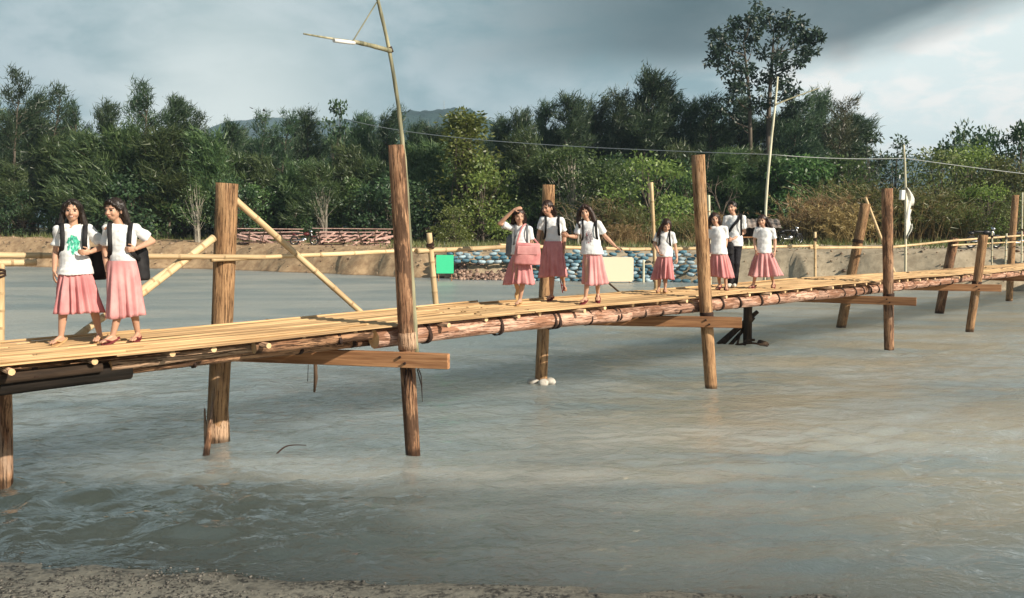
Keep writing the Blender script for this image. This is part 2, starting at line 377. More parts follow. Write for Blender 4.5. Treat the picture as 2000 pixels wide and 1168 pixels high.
patch = g.smooth(g.noise(g.mapping(P, (.16, .3, 1), ROT, (11, 2, 0)), 1, 3, .5, .6), .36, .66)
hh = g.math('ADD', g.math('MULTIPLY', h2, g.math('MULTIPLY_ADD', far, .08, .04)), g.math('MULTIPLY', h3, g.math('MULTIPLY_ADD', patch, .016, .006)))
bp = g.new('ShaderNodeBump'); bp.inputs['Strength'].default_value = 1.0; bp.inputs['Distance'].default_value = 1.0
g.link(hh, bp.inputs['Height']); g.link(bp.outputs[0], b.inputs['Normal'])
def ripple(X, Y):
    a = math.radians(-14); u = X*math.cos(a)-Y*math.sin(a); v_ = X*math.sin(a)+Y*math.cos(a)
    wx_, wy_ = (fbm(u*.8, v_*.8, 61, 3)-.44)*.7, (fbm(u*.8, v_*.8, 66, 3)-.44)*.6
    r = 1-np.abs(fbm((u+wx_)*1.0, (v_+wy_)*1.9, 71, 3)-.44)*3.2; r2 = fbm((u+wx_)*1.9, (v_+wy_)*4.4, 81, 3)-.44
    rif = np.clip((.2-X)/2.6, 0, 1)*np.clip((9.8-Y+1.2*(fbm(X*.5, Y*.5, 90)-.47))/1.5, 0, 1)
    calm = np.clip((fbm(u*.16, v_*.34, 93, 3)-.30)/.3, 0, 1)
    amp = .030+.042*calm+.10*rif; fade = np.clip((X+15)/2, 0, 1)*np.clip((19-X)/2, 0, 1)*np.clip((27-Y)/5, 0, 1)*np.clip((Y-3.2)/.5, 0, 1)
    r3 = fbm((u+wx_)*4.2, (v_+wy_)*9.5, 87, 2)-.38
    z = ((r-.6)*.3+r2*1.7+r3*.7)*amp*np.clip((Y-near_bank(X)+.05)/.6, .08, 1)
    for (o_, b0, t_) in posts+fposts:                                  # ripples spreading from each post
        d = np.hypot(X-b0.x, Y-b0.y); ds = (X-b0.x)*.25-(Y-b0.y)*.1; z = z+.012*np.exp(-np.maximum(d-.1, 0)/.55)*np.cos((d-.12)*22)
    return z*fade
def make_water():
    wx = spaced((-600, -60, 60), (-60, -15, 3), (-15, 19, .075), (19, 80, 3), (80, 600, 60)); wy = spaced((-60, 3, 6), (3, 12, .05), (12, 27, .09), (27, 76, 3))
    v, f = grid(wx, wy, ripple); return obj('water', mesh('water', v, f, ['water']), kind='structure')

# ================================================================ the footbridge
bridge = empty('footbridge', (O.x, O.y, 0), label='long low bamboo and log footbridge crossing the river', cat='footbridge')
DZ = lambda s: 1.545 + .012*math.sin(s*.55+.4) - .004*max(0, s-6) + .02*math.sin(s*.21)    # deck top height
def wpost(name, base_px, top_px, r0, r1, mat='log', w_top=0.0, under=.9, **kw):
    b0 = onz(*base_px); t = ony(top_px[0], top_px[1], b0.y+w_top); d = (t-b0).normalized()
    return pole(name, b0-d*under, t, r0, r1, bridge, mat, seg=18, rings=16, lump=.035, wob=.012, capmat='cut', **kw), b0, t
posts = []
for bpx, tpx, r0, r1, mt, lab in [
    ((808, 888), (772, 284), .085, .098, 'log', None),
    ((1388, 760), (1364, 303), .098, .112, 'logpost', None),
    ((1737, 687), (1733, 368), .098, .112, 'log', None),
    ((1895, 648), (1920, 459), .098, .11, 'logpost', None),
    ((2062, 624), (2068, 420), .1, .1, 'log', None)]:
    posts.append(wpost('near_post', bpx, tpx, r0, r1, mt))
far_px = [((8, 944), (3, 700), .085, .08, 'log'), ((424, 862), (442, 358), .125, .137, 'logpost'), ((1057, 748), (1071, 361), .105, .105, 'logpost'),
          ((1460, 670), (1462, 598), .105, .1, 'dark_log'), ((1643, 640), (1690, 398), .125, .13, 'logpost'),
          ((1835, 612), (1864, 465), .13, .145, 'log'), ((1970, 588), (1984, 381), .12, .115, 'logpost'), ((2120, 570), (2122, 420), .12, .12, 'log')]
fposts = []
for i, (bpx, tpx, r0, r1, mt) in enumerate(far_px): fposts.append(wpost('far_post', bpx, tpx, r0, r1, mt))
water = make_water()
# sawn cross-beams at each bent, bolted to the near post and running back under the deck
for i, (o_, b0, t) in enumerate(posts):
    s = s_of(b0)
    fb = fposts[i+1][1] if i < 3 else (fposts[i+1][1] if i+1 < len(fposts) else None)
    far_s = s_of(fb); far_w = (fb-O).dot(BK)
    z = (1.165, 1.15, 1.13, 1.16, 1.2)[i]; a = br(s, -.10, z); c = br(far_s, far_w-.2, z); d = (c-a).normalized()
    lean = (t-b0)/(t.z-b0.z)*z; a = b0+lean+Vector((0, 0, 0)); a.z = z; a += Vector((d.y, -d.x, 0)).normalized()*(-.14)
    side = Vector((d.y, -d.x, 0)); a = b0 + Vector((lean.x, lean.y, z)) + side*(.145 if side.dot(Vector((0, -1, 0))) > 0 else -.145)
    p0 = a - d*.55; L = (c-p0).length+.25
    me = box_mesh(.075, .178, L, 'timber', .006, .003, (0, 0, L/2))
    q = d.to_track_quat('Z', 'Y')
    bo = obj('cross_beam', me, bridge, rel(p0, bridge), q)
    # bolt heads and binding wire
    for k in (-1, 1):
        bl = obj('bolt', tube_mesh(.03, .016, .016, 8, 1, mat='lashing'), bo, (0, 0, 0)); bl.matrix_local = Matrix.Translation((.035, k*.035, .55+k*.03)) @ Matrix.Rotation(math.pi/2, 4, 'Y')
# one beam of the bent left of the frame
p0 = br(-6.1, -.5, 1.16); c = br(-7.4, 2.4, 1.16); d = (c-p0)
obj('cross_beam', box_mesh(.075, .178, d.length, 'timber', .006, .003, (0, 0, d.length/2)), bridge, rel(p0, bridge), d.normalized().to_track_quat('Z', 'Y'))
wpost('near_post', (60, 1075), (10, 200), .1, .1) if False else None

# stringers: thick logs laid end to end along the deck, with dark rings of lashing
def stringer(s0, s1, w_, z0, z1, r, mat, rings_=(), lr=1.13):
    a, b_ = br(s0, w_, z0), br(s1, w_, z1)
    o_ = pole('stringer', a, b_, r, r*.93, bridge, mat, seg=16, rings=14, lump=.035, wob=.014, capmat='cut')
    L = (b_-a).length
    for t in rings_:
        th = random.uniform(.022, .05); rr_ = (r+(r*.93-r)*t)*lr
        vs, fs = [], []
        for k in range(2):
            for j in range(16):
                an = 2*math.pi*j/16; vs.append((rr_*math.cos(an)+.012*math.sin(3*an), rr_*math.sin(an), (k-.5)*th+.012*math.sin(an+t*30)))
        vs += [(x*.86, y*.86, z) for x, y, z in vs]
        for j in range(16):
            k2 = (j+1) % 16; fs += [(j, k2, 16+k2, 16+j), (j, 32+j, 32+k2, k2), (16+j, 16+k2, 48+k2, 48+j)]
        obj('lashing', mesh('ring', vs, fs, ['lashing']), o_, (0, 0, t*L))
S808, S1388, S1737, S1895 = [s_of(p[1]) for p in posts[:4]]
stringer(-9, -3.1, .46, 1.30, 1.32, .10, 'shade_log'); stringer(-9, -3.4, .34, 1.38, 1.40, .055, 'dark_log', (.9,))
stringer(-3.6, .25, .52, 1.31, 1.36, .066, 'log', (.3, .62, .8, .86))
stringer(-1.9, -.42, .24, 1.45, 1.44, .058, 'log', (.7,))
stringer(-3.3, -1.6, .40, 1.40, 1.40, .05, 'log_pale')
stringer(-.35, 4.35, .30, 1.395, 1.375, .112, 'coco', (.16, .42, .64, .66, .8, .93))
stringer(3.3, 6.6, .27, 1.375, 1.37, .088, 'coco', (.24, .42, .55, .7, .8, .86))
stringer(6.0, 10.3, .29, 1.375, 1.365, .108, 'coco', (.2, .33, .5, .64))
stringer(9.4, 13.1, .29, 1.35, 1.33, .095, 'coco', (.2, .35, .55, .7, .8, .9))
stringer(12.5, 18.4, .29, 1.345, 1.33, .10, 'coco', (.1, .2, .32, .45, .58, .7, .84))
stringer(17.8, 24, .29, 1.345, 1.34, .10, 'coco', (.2, .4, .6))
stringer(23.4, 31, .29, 1.35, 1.36, .10, 'coco'); stringer(30.5, 38, .29, 1.36, 1.42, .10, 'coco')
for a, b_ in ((-9, -2.6), (-3, 3.2), (2.6, 9), (8.4, 15), (14.4, 21), (20.4, 27), (26.4, 33), (32.4, 38)):
    stringer(a, b_, 1.62, 1.37, 1.37, .1, 'log'); stringer(a+.4, b_+.3, .95, 1.38, 1.38, .08, 'log')
# joists: short bamboo across the stringers, ends poking out under the deck edge
jm = [tube_mesh(L, .03, .027, 8, 2, mat='log_pale', capmat='cut', seed=i) for i, L in enumerate((1.75, 1.85, 1.95, 1.8))]
s = -8.8; k = 0
while s < 38:
    w0 = random.uniform(.15, .24) if k % 4 else random.uniform(.02, .12); q = (BK+U*random.uniform(-.06, .06)).normalized().to_track_quat('Z', 'Y')
    obj('joist', jm[k % 4], bridge, rel(br(s, w0, DZ(s)-.052), bridge), q); s += random.uniform(.42, .75); k += 1
# deck: split bamboo slats laid lengthwise
def slat_mesh(L, wd, seed):
    rr = random.Random(seed); v = []; f = []; n = 10
    for i in range(n+1):
        t = i/n; x0 = .006*math.sin(t*4+seed); wdl = wd*(1+.05*math.sin(t*7+seed*2)); zz = .004*math.sin(t*9+seed*3)
        prof = [(-.5, -.002), (-.36, .008), (0, .013), (.36, .008), (.5, -.002), (0, .002)]
        for (px, pz) in prof: v.append((x0+px*wdl, pz+zz, t*L))
    for i in range(n):
        for j in range(6): f.append((i*6+j, i*6+(j+1) % 6, (i+1)*6+(j+1) % 6, (i+1)*6+j))
    f.append((5, 4, 3, 2, 1, 0)); f.append(tuple(n*6+j for j in range(6)))
    me = mesh('slat', v, [tuple(reversed(q)) for q in f], ['slat'], smooth=False); return me
sm = [slat_mesh(random.uniform(5.0, 6.1), random.uniform(.058, .072), i) for i in range(10)]
qU = Matrix((BK, Vector((0, 0, 1)), U)).transposed().to_quaternion()
rows = 27; k = 0
for r_ in range(rows):
    w_ = .17 + r_*(1.66/rows) + random.uniform(-.006, .006)
    s = -9.2 - random.uniform(0, .5) + (0 if r_ % 3 else .5)
    while s < 37.5:
        me = sm[k % 10]; k += 1
        yaw = random.uniform(-.006, .006)
        L = 5.5; za, zb = DZ(s), DZ(s+L); d = (U*L + BK*yaw*L + Vector((0, 0, zb-za))).normalized()
        side = BK - d*BK.dot(d); side.normalize(); up = d.cross(side)
        if up.z < 0: up = -up
        qq = Matrix((side, up, d)).transposed().to_quaternion()
        o_ = obj('slat', me, bridge, rel(br(s+random.uniform(-.12, .12), w_, za-.012+random.uniform(-.004, .01)+(.012 if (r_+k) % 5 == 0 else 0)), bridge), qq)
        s += 5.45
# upper runners and loose ends lying on top of the deck near the bents
for (s0, s1, w0, w1, dz) in ((-4.8, -.7, .24, .30, .014), (-4.6, -.4, .34, .38, .016), (-3.9, -.95, .5, .46, .016), (-5, -2.4, 1.7, 1.74, .02), (-2.9, 2.5, 1.62, 1.7, .02),
                         (1.2, 5.6, 1.5, 1.46, .015), (-9, -3.2, .2, .26, .02), (-9, -3.0, .3, .33, .02), (7, 12, 1.55, 1.6, .018), (9, 14.5, .3, .34, .015), (13, 18, 1.2, 1.5, .016)):
    a, b_ = br(s0, w0, DZ(s0)+dz), br(s1, w1, DZ(s1)+dz); pole('edge_runner', a, b_, .016, .013, bridge, 'slat', seg=8, rings=8, wob=.006)
# handfuls of mud, leaves and broken slats left on the deck are too fine to build; lashings tie rails to the tall far posts
for i_, zz in ((1, 2.28), (2, 2.35), (4, 2.3), (5, 2.25), (6, 2.35)):
    p_, q_ = fposts[i_][1], fposts[i_][2]; dd_ = (q_-p_)/(q_.z-p_.z)
    if q_.z < zz+.1: continue
    for k2 in range(3): pole('lashing', p_+dd_*(zz+k2*.03), p_+dd_*(zz+k2*.03+.02), .138, .138, bridge, 'lashing', seg=14, rings=1, lump=.02) if i_ in (1, 4) else None
# far-side handrail, its stakes and the two braces of the first tall post
def rail(pts, w_, r=.03, mat='bamboo', name='handrail'):
    P_ = [onw(*p, w_) if len(p) == 2 else p for p in pts]
    for a, b_ in zip(P_[:-1], P_[1:]):
        d = (b_-a).normalized(); pole(name, a-d*.12, b_+d*.12, r, r*.85, bridge, mat, seg=10, nodes=max(3, int((b_-a).length/.42)), bow=random.uniform(-.015, .015))
rail([(-160, 497), (170, 500), (500, 502)], 1.95, .036)
rail([(430, 506), (640, 497), (850, 487)], 1.96, .032)
rail([(826, 490), (1000, 482)], 1.90, .04); rail([(985, 480), (1235, 487), (1390, 485), (1592, 480)], 1.93, .034)
rail([(1585, 484), (1740, 483), (1862, 470), (2010, 459), (2150, 452)], 1.93, .036)
rail([(1862, 479), (2010, 471), (2150, 466)], 1.97, .026)
rail([(-60, 514), (46, 513)], 1.88, .04)
for (tx, ty, bx_, by_, r) in ((3, 508, 2, 690, .034), (838, 455, 853, 612, .045), (1592, 453, 1592, 556, .034), (1912, 460, 1908, 535, .03), (1938, 452, 1937, 528, .026),
                           (1966, 456, 1963, 522, .03), (1997, 376, 1995, 520, .028), (1272, 356, 1282, 575, .038), (1384, 381, 1387, 565, .032)):
    a = onw(bx_, by_, 1.86); t = onw(tx, ty, 1.88); d = (a-t).normalized(); a = t+d*((t.z-1.3)/-d.z)
    so_ = pole('rail_stake', a, t, r, r*.92, bridge, 'pale_bamboo' if r < .033 else 'bamboo', seg=10, nodes=6)
    Ls = (t-a).length; zr = max(.2, Ls*(.86 if ty > 440 else .5))
    for k2 in range(3): obj('lashing', tube_mesh(.022, r*1.35, r*1.35, 10, 1, lump=.08, mat='lashing', seed=k2), so_, (0, .006*(k2-1), zr+(k2-1)*.028), (.35*(k2-1), .2, 0))
def brace(p, q, r=.034): pole('brace', p, q, r, r*.9, bridge, 'bamboo', seg=10, nodes=7)
a, b_ = onw(466, 396, 2.06), onw(712, 616, 1.82); brace(a-(b_-a)*.03, b_+(b_-a)*.03, .042)
a, b_ = onw(418, 464, 2.02), onw(262, 585, 1.97); brace(a, b_, .046); a, b_ = onw(360, 505, 2.04), onw(135, 668, 1.86); brace(a, b_, .04)
a, b_ = onw(1690, 385, 2.5), onw(1748, 535, 1.95); brace(a, b_, .038)
a, b_ = onw(1172, 538, 1.96), onw(1212, 573, 1.84); pole('brace', a, b_, .02, .017, bridge, 'dark_log', seg=8)
# collar and torn bark on the near post that carries the lamp pole; binding on the others
b0, t = posts[0][1], posts[0][2]; d = (t-b0).normalized()
def on_post(i, z): p, q = posts[i][1], posts[i][2]; dd = (q-p)/(q.z-p.z); return p+dd*z
for i, z, h, r in ((0, 1.27, .2, .108), (1, 1.2, .1, .115), (2, 1.2, .08, .116), (3, 1.22, .1, .115)):
    p = on_post(i, z); q = on_post(i, z+h)
    o_ = pole('collar' if i == 0 else 'binding', p, q, r, r, bridge, 'log_pale' if i == 0 else 'lashing', seg=16, rings=3, lump=.03)
for k in range(9):
    an = random.uniform(0, 6.28); p = on_post(0, 1.06+random.uniform(-.03, .05)) + Vector((math.cos(an)*.1, math.sin(an)*.1, 0)); L = random.uniform(.2, .5)
    e = p+Vector((math.cos(an)*.06, math.sin(an)*.05, -L)); obj('hanging_fibre', path_tube([rel(p, bridge), rel((p+e)/2+Vector((math.cos(an)*.02, 0, 0)), bridge), rel(e, bridge)], [.008, .007, .003], 5, 'lashing'), bridge)
a = onw(616, 712, .6); c = onw(614, 766, .6); obj('hanging_fibre', path_tube([rel(a, bridge), rel((a+c)/2+Vector((.01, 0, 0)), bridge), rel(c, bridge)], [.022, .024, .012], 6, 'dark_log'), bridge)
a = onw(602, 712, .7); c = onw(601, 745, .7); obj('hanging_fibre', path_tube([rel(a, bridge), rel(c, bridge)], .004, 4, 'lashing'), bridge)
# splinter and broken sleeve at the foot of the thick post; sandbag foot of the next one
b0 = fposts[1][1]
def shard(pts, name='split_sleeve', mat='log_pale'):
    obj(name, mesh('shard', [rel(p, bridge) for p in pts[0]], pts[1], [mat], False), bridge)
v = []; f = []; cnt = 14
for j in range(cnt):
    an = math.radians(195+j*(235/(cnt-1))); hgt = (.55, .42, .30, .46, .36, .30, .26, .38, .33, .42, .5, .4, .34, .3)[j]*.8
    for (rad_, z) in ((.165, -.3), (.155, hgt*.5), (.147, hgt), (.128, hgt*.96), (.13, -.3)):
        v.append(b0+Vector((math.cos(an)*rad_, math.sin(an)*rad_, z)))
for j in range(cnt-1):
    for k in range(4): f.append((j*5+k, (j+1)*5+k, (j+1)*5+k+1, j*5+k+1))
shard((v, f))
a = onz(396, 893)+Vector((0, 0, -.25)); c = ony(416, 785, fposts[1][1].y-.2); pole('brace', a, c, .06, .012, bridge, 'log', seg=8, lump=.1)
for i, (dx_, dy_) in enumerate(((-.13, -.05), (.03, -.15), (.15, -.02))):
    M.setdefault('foot_bag', noisy('wet_bag', (.33, .30, .25), (.6, .57, .5), (9, 9, 9), 4, .8, .5, None, .1))
    bm = bmesh.new(); bmesh.ops.create_icosphere(bm, subdivisions=2, radius=1)
    for q in bm.verts: q.co = Vector((q.co.x*.13, q.co.y*.09, q.co.z*.07))*(1+random.uniform(-.1, .1))
    me = bpy.data.meshes.new('bag'); bm.to_mesh(me); bm.free(); me.materials.append(M['foot_bag']); me.shade_smooth()
    obj('foot_bag', me, bridge, rel(fposts[2][1]+Vector((dx_, dy_, .03)), bridge), (0, 0, i*1.1))

# ================================================================ lamp poles and cable
def bent_pole(name, pts, r0, r1, parent, mat, n=28, seg=9, nodes=True):
    P_ = smooth_path([rel(p, parent) for p in pts], n)
    rad = [r0+(r1-r0)*i/n for i in range(n+1)]
    if nodes: rad = [r*(1.12 if i % 3 == 0 else 1) for i, r in enumerate(rad)]
    return obj(name, path_tube(P_, rad, seg, mat), parent)
M['tube_glass'] = plain('lamp_tube', (.8, .82, .8), .3, .5); M['white_plastic'] = plain('white_plastic', (.75, .75, .72), .5)
lp = empty('lamp_pole', onw(800, 652, -.16), label='tall weathered bamboo lamp pole bending left beside the nearest tall post', cat='lamp pole', group='bamboo lamp poles')
bent_pole('pole', [onw(813, 690, .0), onw(808, 600, .05), onw(799, 460, .08), onw(792, 340, .08), onw(785, 270, .05), onw(777, 200, .03), onw(760, 97, .03), onw(738, 0, .03), onw(722, -70, .03)], .032, .017, lp, 'green_bamboo', 36)
arm = bent_pole('arm', [onw(762, 99, -.02), onw(725, 89, -.1), onw(690, 81, -.18)], .026, .022, lp, 'green_bamboo', 8)
bent_pole('arm_tip', [onw(694, 82, -.16), onw(640, 74, -.25), onw(593, 66, -.34)], .014, .008, lp, 'green_bamboo', 8, nodes=False)
pole('stay', onw(690, 79, -.18), onw(736, 4, .03), .007, .007, lp, 'green_bamboo', seg=6)
a, c = onw(692, 84, -.18), onw(652, 79, -.25)
pole('lamp', a, c, .021, .021, lp, 'white_plastic', seg=10, rings=2)
pole('binding', onw(764, 103, .03), onw(760, 92, .03), .032, .032, lp, 'lashing', seg=8, rings=2)

lp2 = empty('lamp_pole', onw(1494, 560, 1.88), label='slim pale bamboo lamp pole with slanting arm rising behind the far group', cat='lamp pole', group='bamboo lamp poles')
bent_pole('pole', [onw(1493, 560, 1.88), onw(1496, 400, 1.9), onw(1506, 280, 1.92), onw(1514, 205, 1.93), onw(1519, 150, 1.94)], .032, .02, lp2, 'pale_bamboo', 20)
bent_pole('arm', [onw(1513, 205, 1.9), onw(1545, 192, 1.9), onw(1600, 172, 1.9)], .02, .01, lp2, 'green_bamboo', 8)
lp3 = empty('lamp_pole', onw(1768, 545, 1.9), label='bare grey pole with a white box and torn sheeting tied to it', cat='lamp pole', group='bamboo lamp poles')
bent_pole('pole', [onw(1768, 560, 1.9), onw(1769, 430, 1.92), onw(1768, 340, 1.92), onw(1765, 283, 1.92)], .036, .024, lp3, 'pale_bamboo', 20)
p = onw(1762, 381, 1.86); obj('switch_box', box_mesh(.13, .1, .27, 'white_plastic', .012), lp3, rel(p, lp3), (0, .05, .3))
p = onw(1757, 345, 1.86); obj('insulator', box_mesh(.03, .03, .1, 'white_plastic', .006), lp3, rel(p, lp3), (0, .1, .3))
# torn white sheeting hanging from the third pole
M['sheet'] = noisy('torn_sheet', (.5, .5, .44), (.74, .73, .66), (6, 6, 3), 5, .6, .4, None, .05)
top = [(1766, 382), (1782, 395), (1788, 412), (1784, 432), (1775, 448), (1770, 463)]
v = []; f = []; nn = 14; mm = 7
for i in range(nn+1):
    t = i/nn; yy = 366+t*100; x0 = 1769; x1 = 1769 + (4+17*math.sin(math.pi*min(1, t*1.05))**.8)*(.75+.3*math.sin(t*9))
    for j in range(mm+1):
        u = j/mm; p = onw(x0+(x1-x0)*u, yy, 1.9+.10*math.sin(u*6+t*5)*u); v.append(p)
for i in range(nn):
    for j in range(mm):
        if not (j > 4 and i in (5, 9)): f.append((i*(mm+1)+j, i*(mm+1)+j+1, (i+1)*(mm+1)+j+1, (i+1)*(mm+1)+j))
me = mesh('sheet', [q-lp3.location for q in v], f, ['sheet'])
so = obj('torn_sheet', me, None, lp3.location, label='torn white plastic sheet hanging from the grey pole at right', cat='sheet'); sl = so.modifiers.new('s', 'SOLIDIFY'); sl.thickness = .006
# electric cable from the trees to the lamp poles
cpts = []
def sag(a, b_, n, s): return [a.lerp(b_, i/n)+Vector((0, 0, -s*4*(i/n)*(1-i/n))) for i in range(n+1)]
A_ = ony(672, 232, 72); B_ = onw(1507, 302, 1.95); C_ = onw(1766, 309, 1.93); D_ = onw(2060, 346, 1.95)
pts = sag(A_, B_, 20, .45)+sag(B_, C_, 8, .05)[1:]+sag(C_, D_, 8, .02)[1:]
rad = [.02+(.028-.02)*0 if q.y > 30 else .009 for q in pts]
rad = [max(.006, .00042*q.y) for q in pts]
obj('power_cable', path_tube([q-A_ for q in pts], rad, 5, 'steel'), None, A_, label='thin grey power cable sagging from the treetops along the poles', cat='cable')

# ================================================================ vegetation
M['casuarina'] = leafmat('casuarina_needles', (.03, .064, .036), (.10, .155, .07), .4)
M['casuarina_warm'] = leafmat('dry_casuarina_needles', (.05, .06, .028), (.12, .125, .06), .35)
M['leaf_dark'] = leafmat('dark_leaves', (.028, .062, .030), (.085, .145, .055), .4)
M['leaf_tall'] = leafmat('tall_tree_leaves', (.016, .034, .022), (.05, .085, .045), .3, .0)
M['leaf_mid'] = leafmat('green_leaves', (.05, .105, .035), (.15, .235, .07), .45)
M['leaf_yel'] = leafmat('yellow_green_leaves', (.10, .15, .035), (.28, .34, .085), .45)
M['leaf_olive'] = leafmat('olive_leaves', (.08, .105, .032), (.22, .235, .08), .4)
M['straw'] = leafmat('dry_straw', (.20, .13, .06), (.44, .31, .15), .25)
M['bark'] = noisy('grey_bark', (.07, .055, .04), (.16, .13, .10), (3, 3, .8), 5, .9, .6, None, .2)
M['bark_pale'] = noisy('pale_bark', (.25, .22, .17), (.45, .41, .33), (3, 3, .8), 5, .9, .5, None, .15)
def blades(pos, dirs, L, W, mat, name, fold=True, quad=False):
    """one leaf-sized face per position, pointing along dirs"""
    n = len(pos); r = rng.normal(size=(n, 3)); side = np.cross(dirs, r); side /= np.linalg.norm(side, axis=1)[:, None]+1e-9
    L = np.broadcast_to(L, n)[:, None]; W = np.broadcast_to(W, n)[:, None]
    if quad:
        v = np.stack([pos, pos+dirs*L*.5+side*W*.5, pos+dirs*L, pos+dirs*L*.5-side*W*.5], 1).reshape(-1, 3); k = 4
    else:
        v = np.stack([pos-side*W*.5, pos+side*W*.5, pos+dirs*L], 1).reshape(-1, 3); k = 3
    f = np.arange(n*k).reshape(n, k); return v, f
def unit(a): return a/(np.linalg.norm(a, axis=-1, keepdims=True)+1e-9)
def merge_tubes(list_, mat):
    vs, fs, o_ = [], [], 0
    for pts, rad, seg in list_:
        pts = np.array([tuple(p) for p in pts], float); n = len(pts); d = unit(np.gradient(pts, axis=0))
        a = unit(np.cross(d, np.array([.31, .45, .2]))); b_ = np.cross(d, a); th = np.linspace(0, 2*np.pi, seg, endpoint=False)
        ring = pts[:, None]+(a[:, None]*np.cos(th)[None, :, None]+b_[:, None]*np.sin(th)[None, :, None])*np.array(rad)[:, None, None]
        vs.append(ring.reshape(-1, 3))
        for i in range(n-1):
            for j in range(seg): fs.append((o_+i*seg+j, o_+i*seg+(j+1) % seg, o_+(i+1)*seg+(j+1) % seg, o_+(i+1)*seg+j))
        o_ += n*seg
    return mesh('wood', np.concatenate(vs), fs, [mat])
def casuarina_meshes(h, seed, mat='casuarina', dens=1.0, lean=.06, spread=.24, bark='bark', tuft=1.0):
    R = np.random.default_rng(seed); tubes = []
    tz = np.linspace(0, h, 12); wobx = np.cumsum(R.normal(0, .08, 12))*.6 + lean*h*(tz/h)**2; woby = np.cumsum(R.normal(0, .08, 12))*.6
    trunk = np.stack([wobx, woby, tz], 1); tubes.append((trunk, .014*h*(1-tz/h)+.015, 7)); pos, dr = [], []
    nb = int(44*dens)
    for i in range(nb):
        t = .16+.84*((i+R.random())/nb)**.85; p = np.array([np.interp(t*h, tz, trunk[:, k]) for k in range(3)])
        a = R.random()*6.28; L = h*spread*(.35+.9*(1-t))*R.uniform(.6, 1.2)+.5; up = R.uniform(.35, .95)+.5*t
        d = np.array([math.cos(a), math.sin(a), up]); d /= np.linalg.norm(d); k = 6; q = np.linspace(0, 1, k)
        pts = p+np.outer(q, d)*L+np.outer(q**2, [.16*L, 0, -.12*L])
        tubes.append((pts, .03*(1-q)+.008, 4))
        nt = int((9+L*5)*tuft)
        for j in range(nt):
            u = R.uniform(.22, 1.0); c = np.array([np.interp(u, q, pts[:, m_]) for m_ in range(3)])+R.normal(0, .2, 3); nn = 11
            dd = d*.8+R.normal(0, .55, (nn, 3))+np.array([.45, 0, .1+.35*(u > .85)]); pos.append(np.repeat(c[None], nn, 0)+R.normal(0, .2, (nn, 3))); dr.append(dd)
    pos = np.concatenate(pos); dr = unit(np.concatenate(dr))
    v, f = blades(pos, dr, R.uniform(.28, .72, len(pos)), R.uniform(.05, .095, len(pos)), mat, '')
    return merge_tubes(tubes, bark), mesh('crown', v, f, [mat], False)
def leafy_meshes(h, wd, seed, mat, leaf=.26, clumps=38, per=60, base=.12, bark='bark', flat=.7, trunk_r=.02, stems=1, shape='dome'):
    R = np.random.default_rng(seed); tubes = []; pos, dr = [], []
    for i in range(clumps):
        a = R.random()*6.28; t = R.random(); 
        z = h*(base+(1-base)*t*.93); prof = math.sin(math.pi*min(1, (.18+.82*t)))**.6 if shape == 'dome' else (1-t)**.6
        rad = wd*.5*prof*math.sqrt(R.random()); c = np.array([rad*math.cos(a), rad*math.sin(a), z]); cr = wd*.13*R.uniform(.7, 1.4)
        st = np.array([R.normal(0, .1), R.normal(0, .1), max(.05, z*R.uniform(.2, .55))])
        tubes.append((np.array([st*np.array([1, 1, 0]), st, (st+c)/2+R.normal(0, .15, 3)*min(1, h/4), c]), [h*trunk_r*.45, h*trunk_r*.4, h*trunk_r*.22, .012], 4))
        q = unit(R.normal(size=(per, 3)))*(R.random((per, 1))**.4)*cr*np.array([1.25, 1.25, flat])
        pos.append(c+q); dr.append(unit(unit(q)+R.normal(0, .7, (per, 3))+np.array([.1, 0, -.15])))
    tz = np.linspace(0, 1, 6)
    for k in range(stems):
        tubes.append((np.stack([np.cumsum(R.normal(0, .05*h*.2, 6))+k*.3*(k % 2*2-1), np.cumsum(R.normal(0, .05*h*.2, 6)), tz*h*.8], 1), trunk_r*h*(1-tz*.8), 7))
    pos = np.concatenate(pos); dr = np.concatenate(dr); n = len(pos)
    v, f = blades(pos, dr, R.uniform(.7, 1.3, n)*leaf, R.uniform(.35, .6, n)*leaf, mat, '', quad=True)
    return merge_tubes(tubes, bark), mesh('crown', v, f, [mat], False)
def brush_meshes(h, wd, seed, mat='straw', n=160, leafy=None):
    R = np.random.default_rng(seed); tubes = []; pos, dr = [], []
    for i in range(n):
        a = R.random()*6.28; b0 = np.array([R.normal(0, wd*.16), R.normal(0, wd*.16), 0]); L = h*R.uniform(.5, 1.15); o_ = wd*.5*R.uniform(.2, 1)
        q = np.linspace(0, 1, 7); pts = b0+np.stack([o_*math.cos(a)*q**1.6, o_*math.sin(a)*q**1.6, L*(q-.32*q**2.6)], 1); tubes.append((pts, .022*(1-q)+.007, 3))
        for j in range(7):
            u = R.uniform(.3, 1); c = np.array([np.interp(u, q, pts[:, m_]) for m_ in range(3)]); k = 4
            pos.append(np.repeat(c[None], k, 0)); dr.append(unit(np.array([math.cos(a), math.sin(a), .3])+R.normal(0, .7, (k, 3))))
    pos = np.concatenate(pos); dr = np.concatenate(dr)
    v, f = blades(pos, dr, R.uniform(.2, .5, len(pos)), R.uniform(.03, .07, len(pos)), mat, '')
    return merge_tubes(tubes, 'straw'), mesh('crown', v, f, [leafy or mat], False)
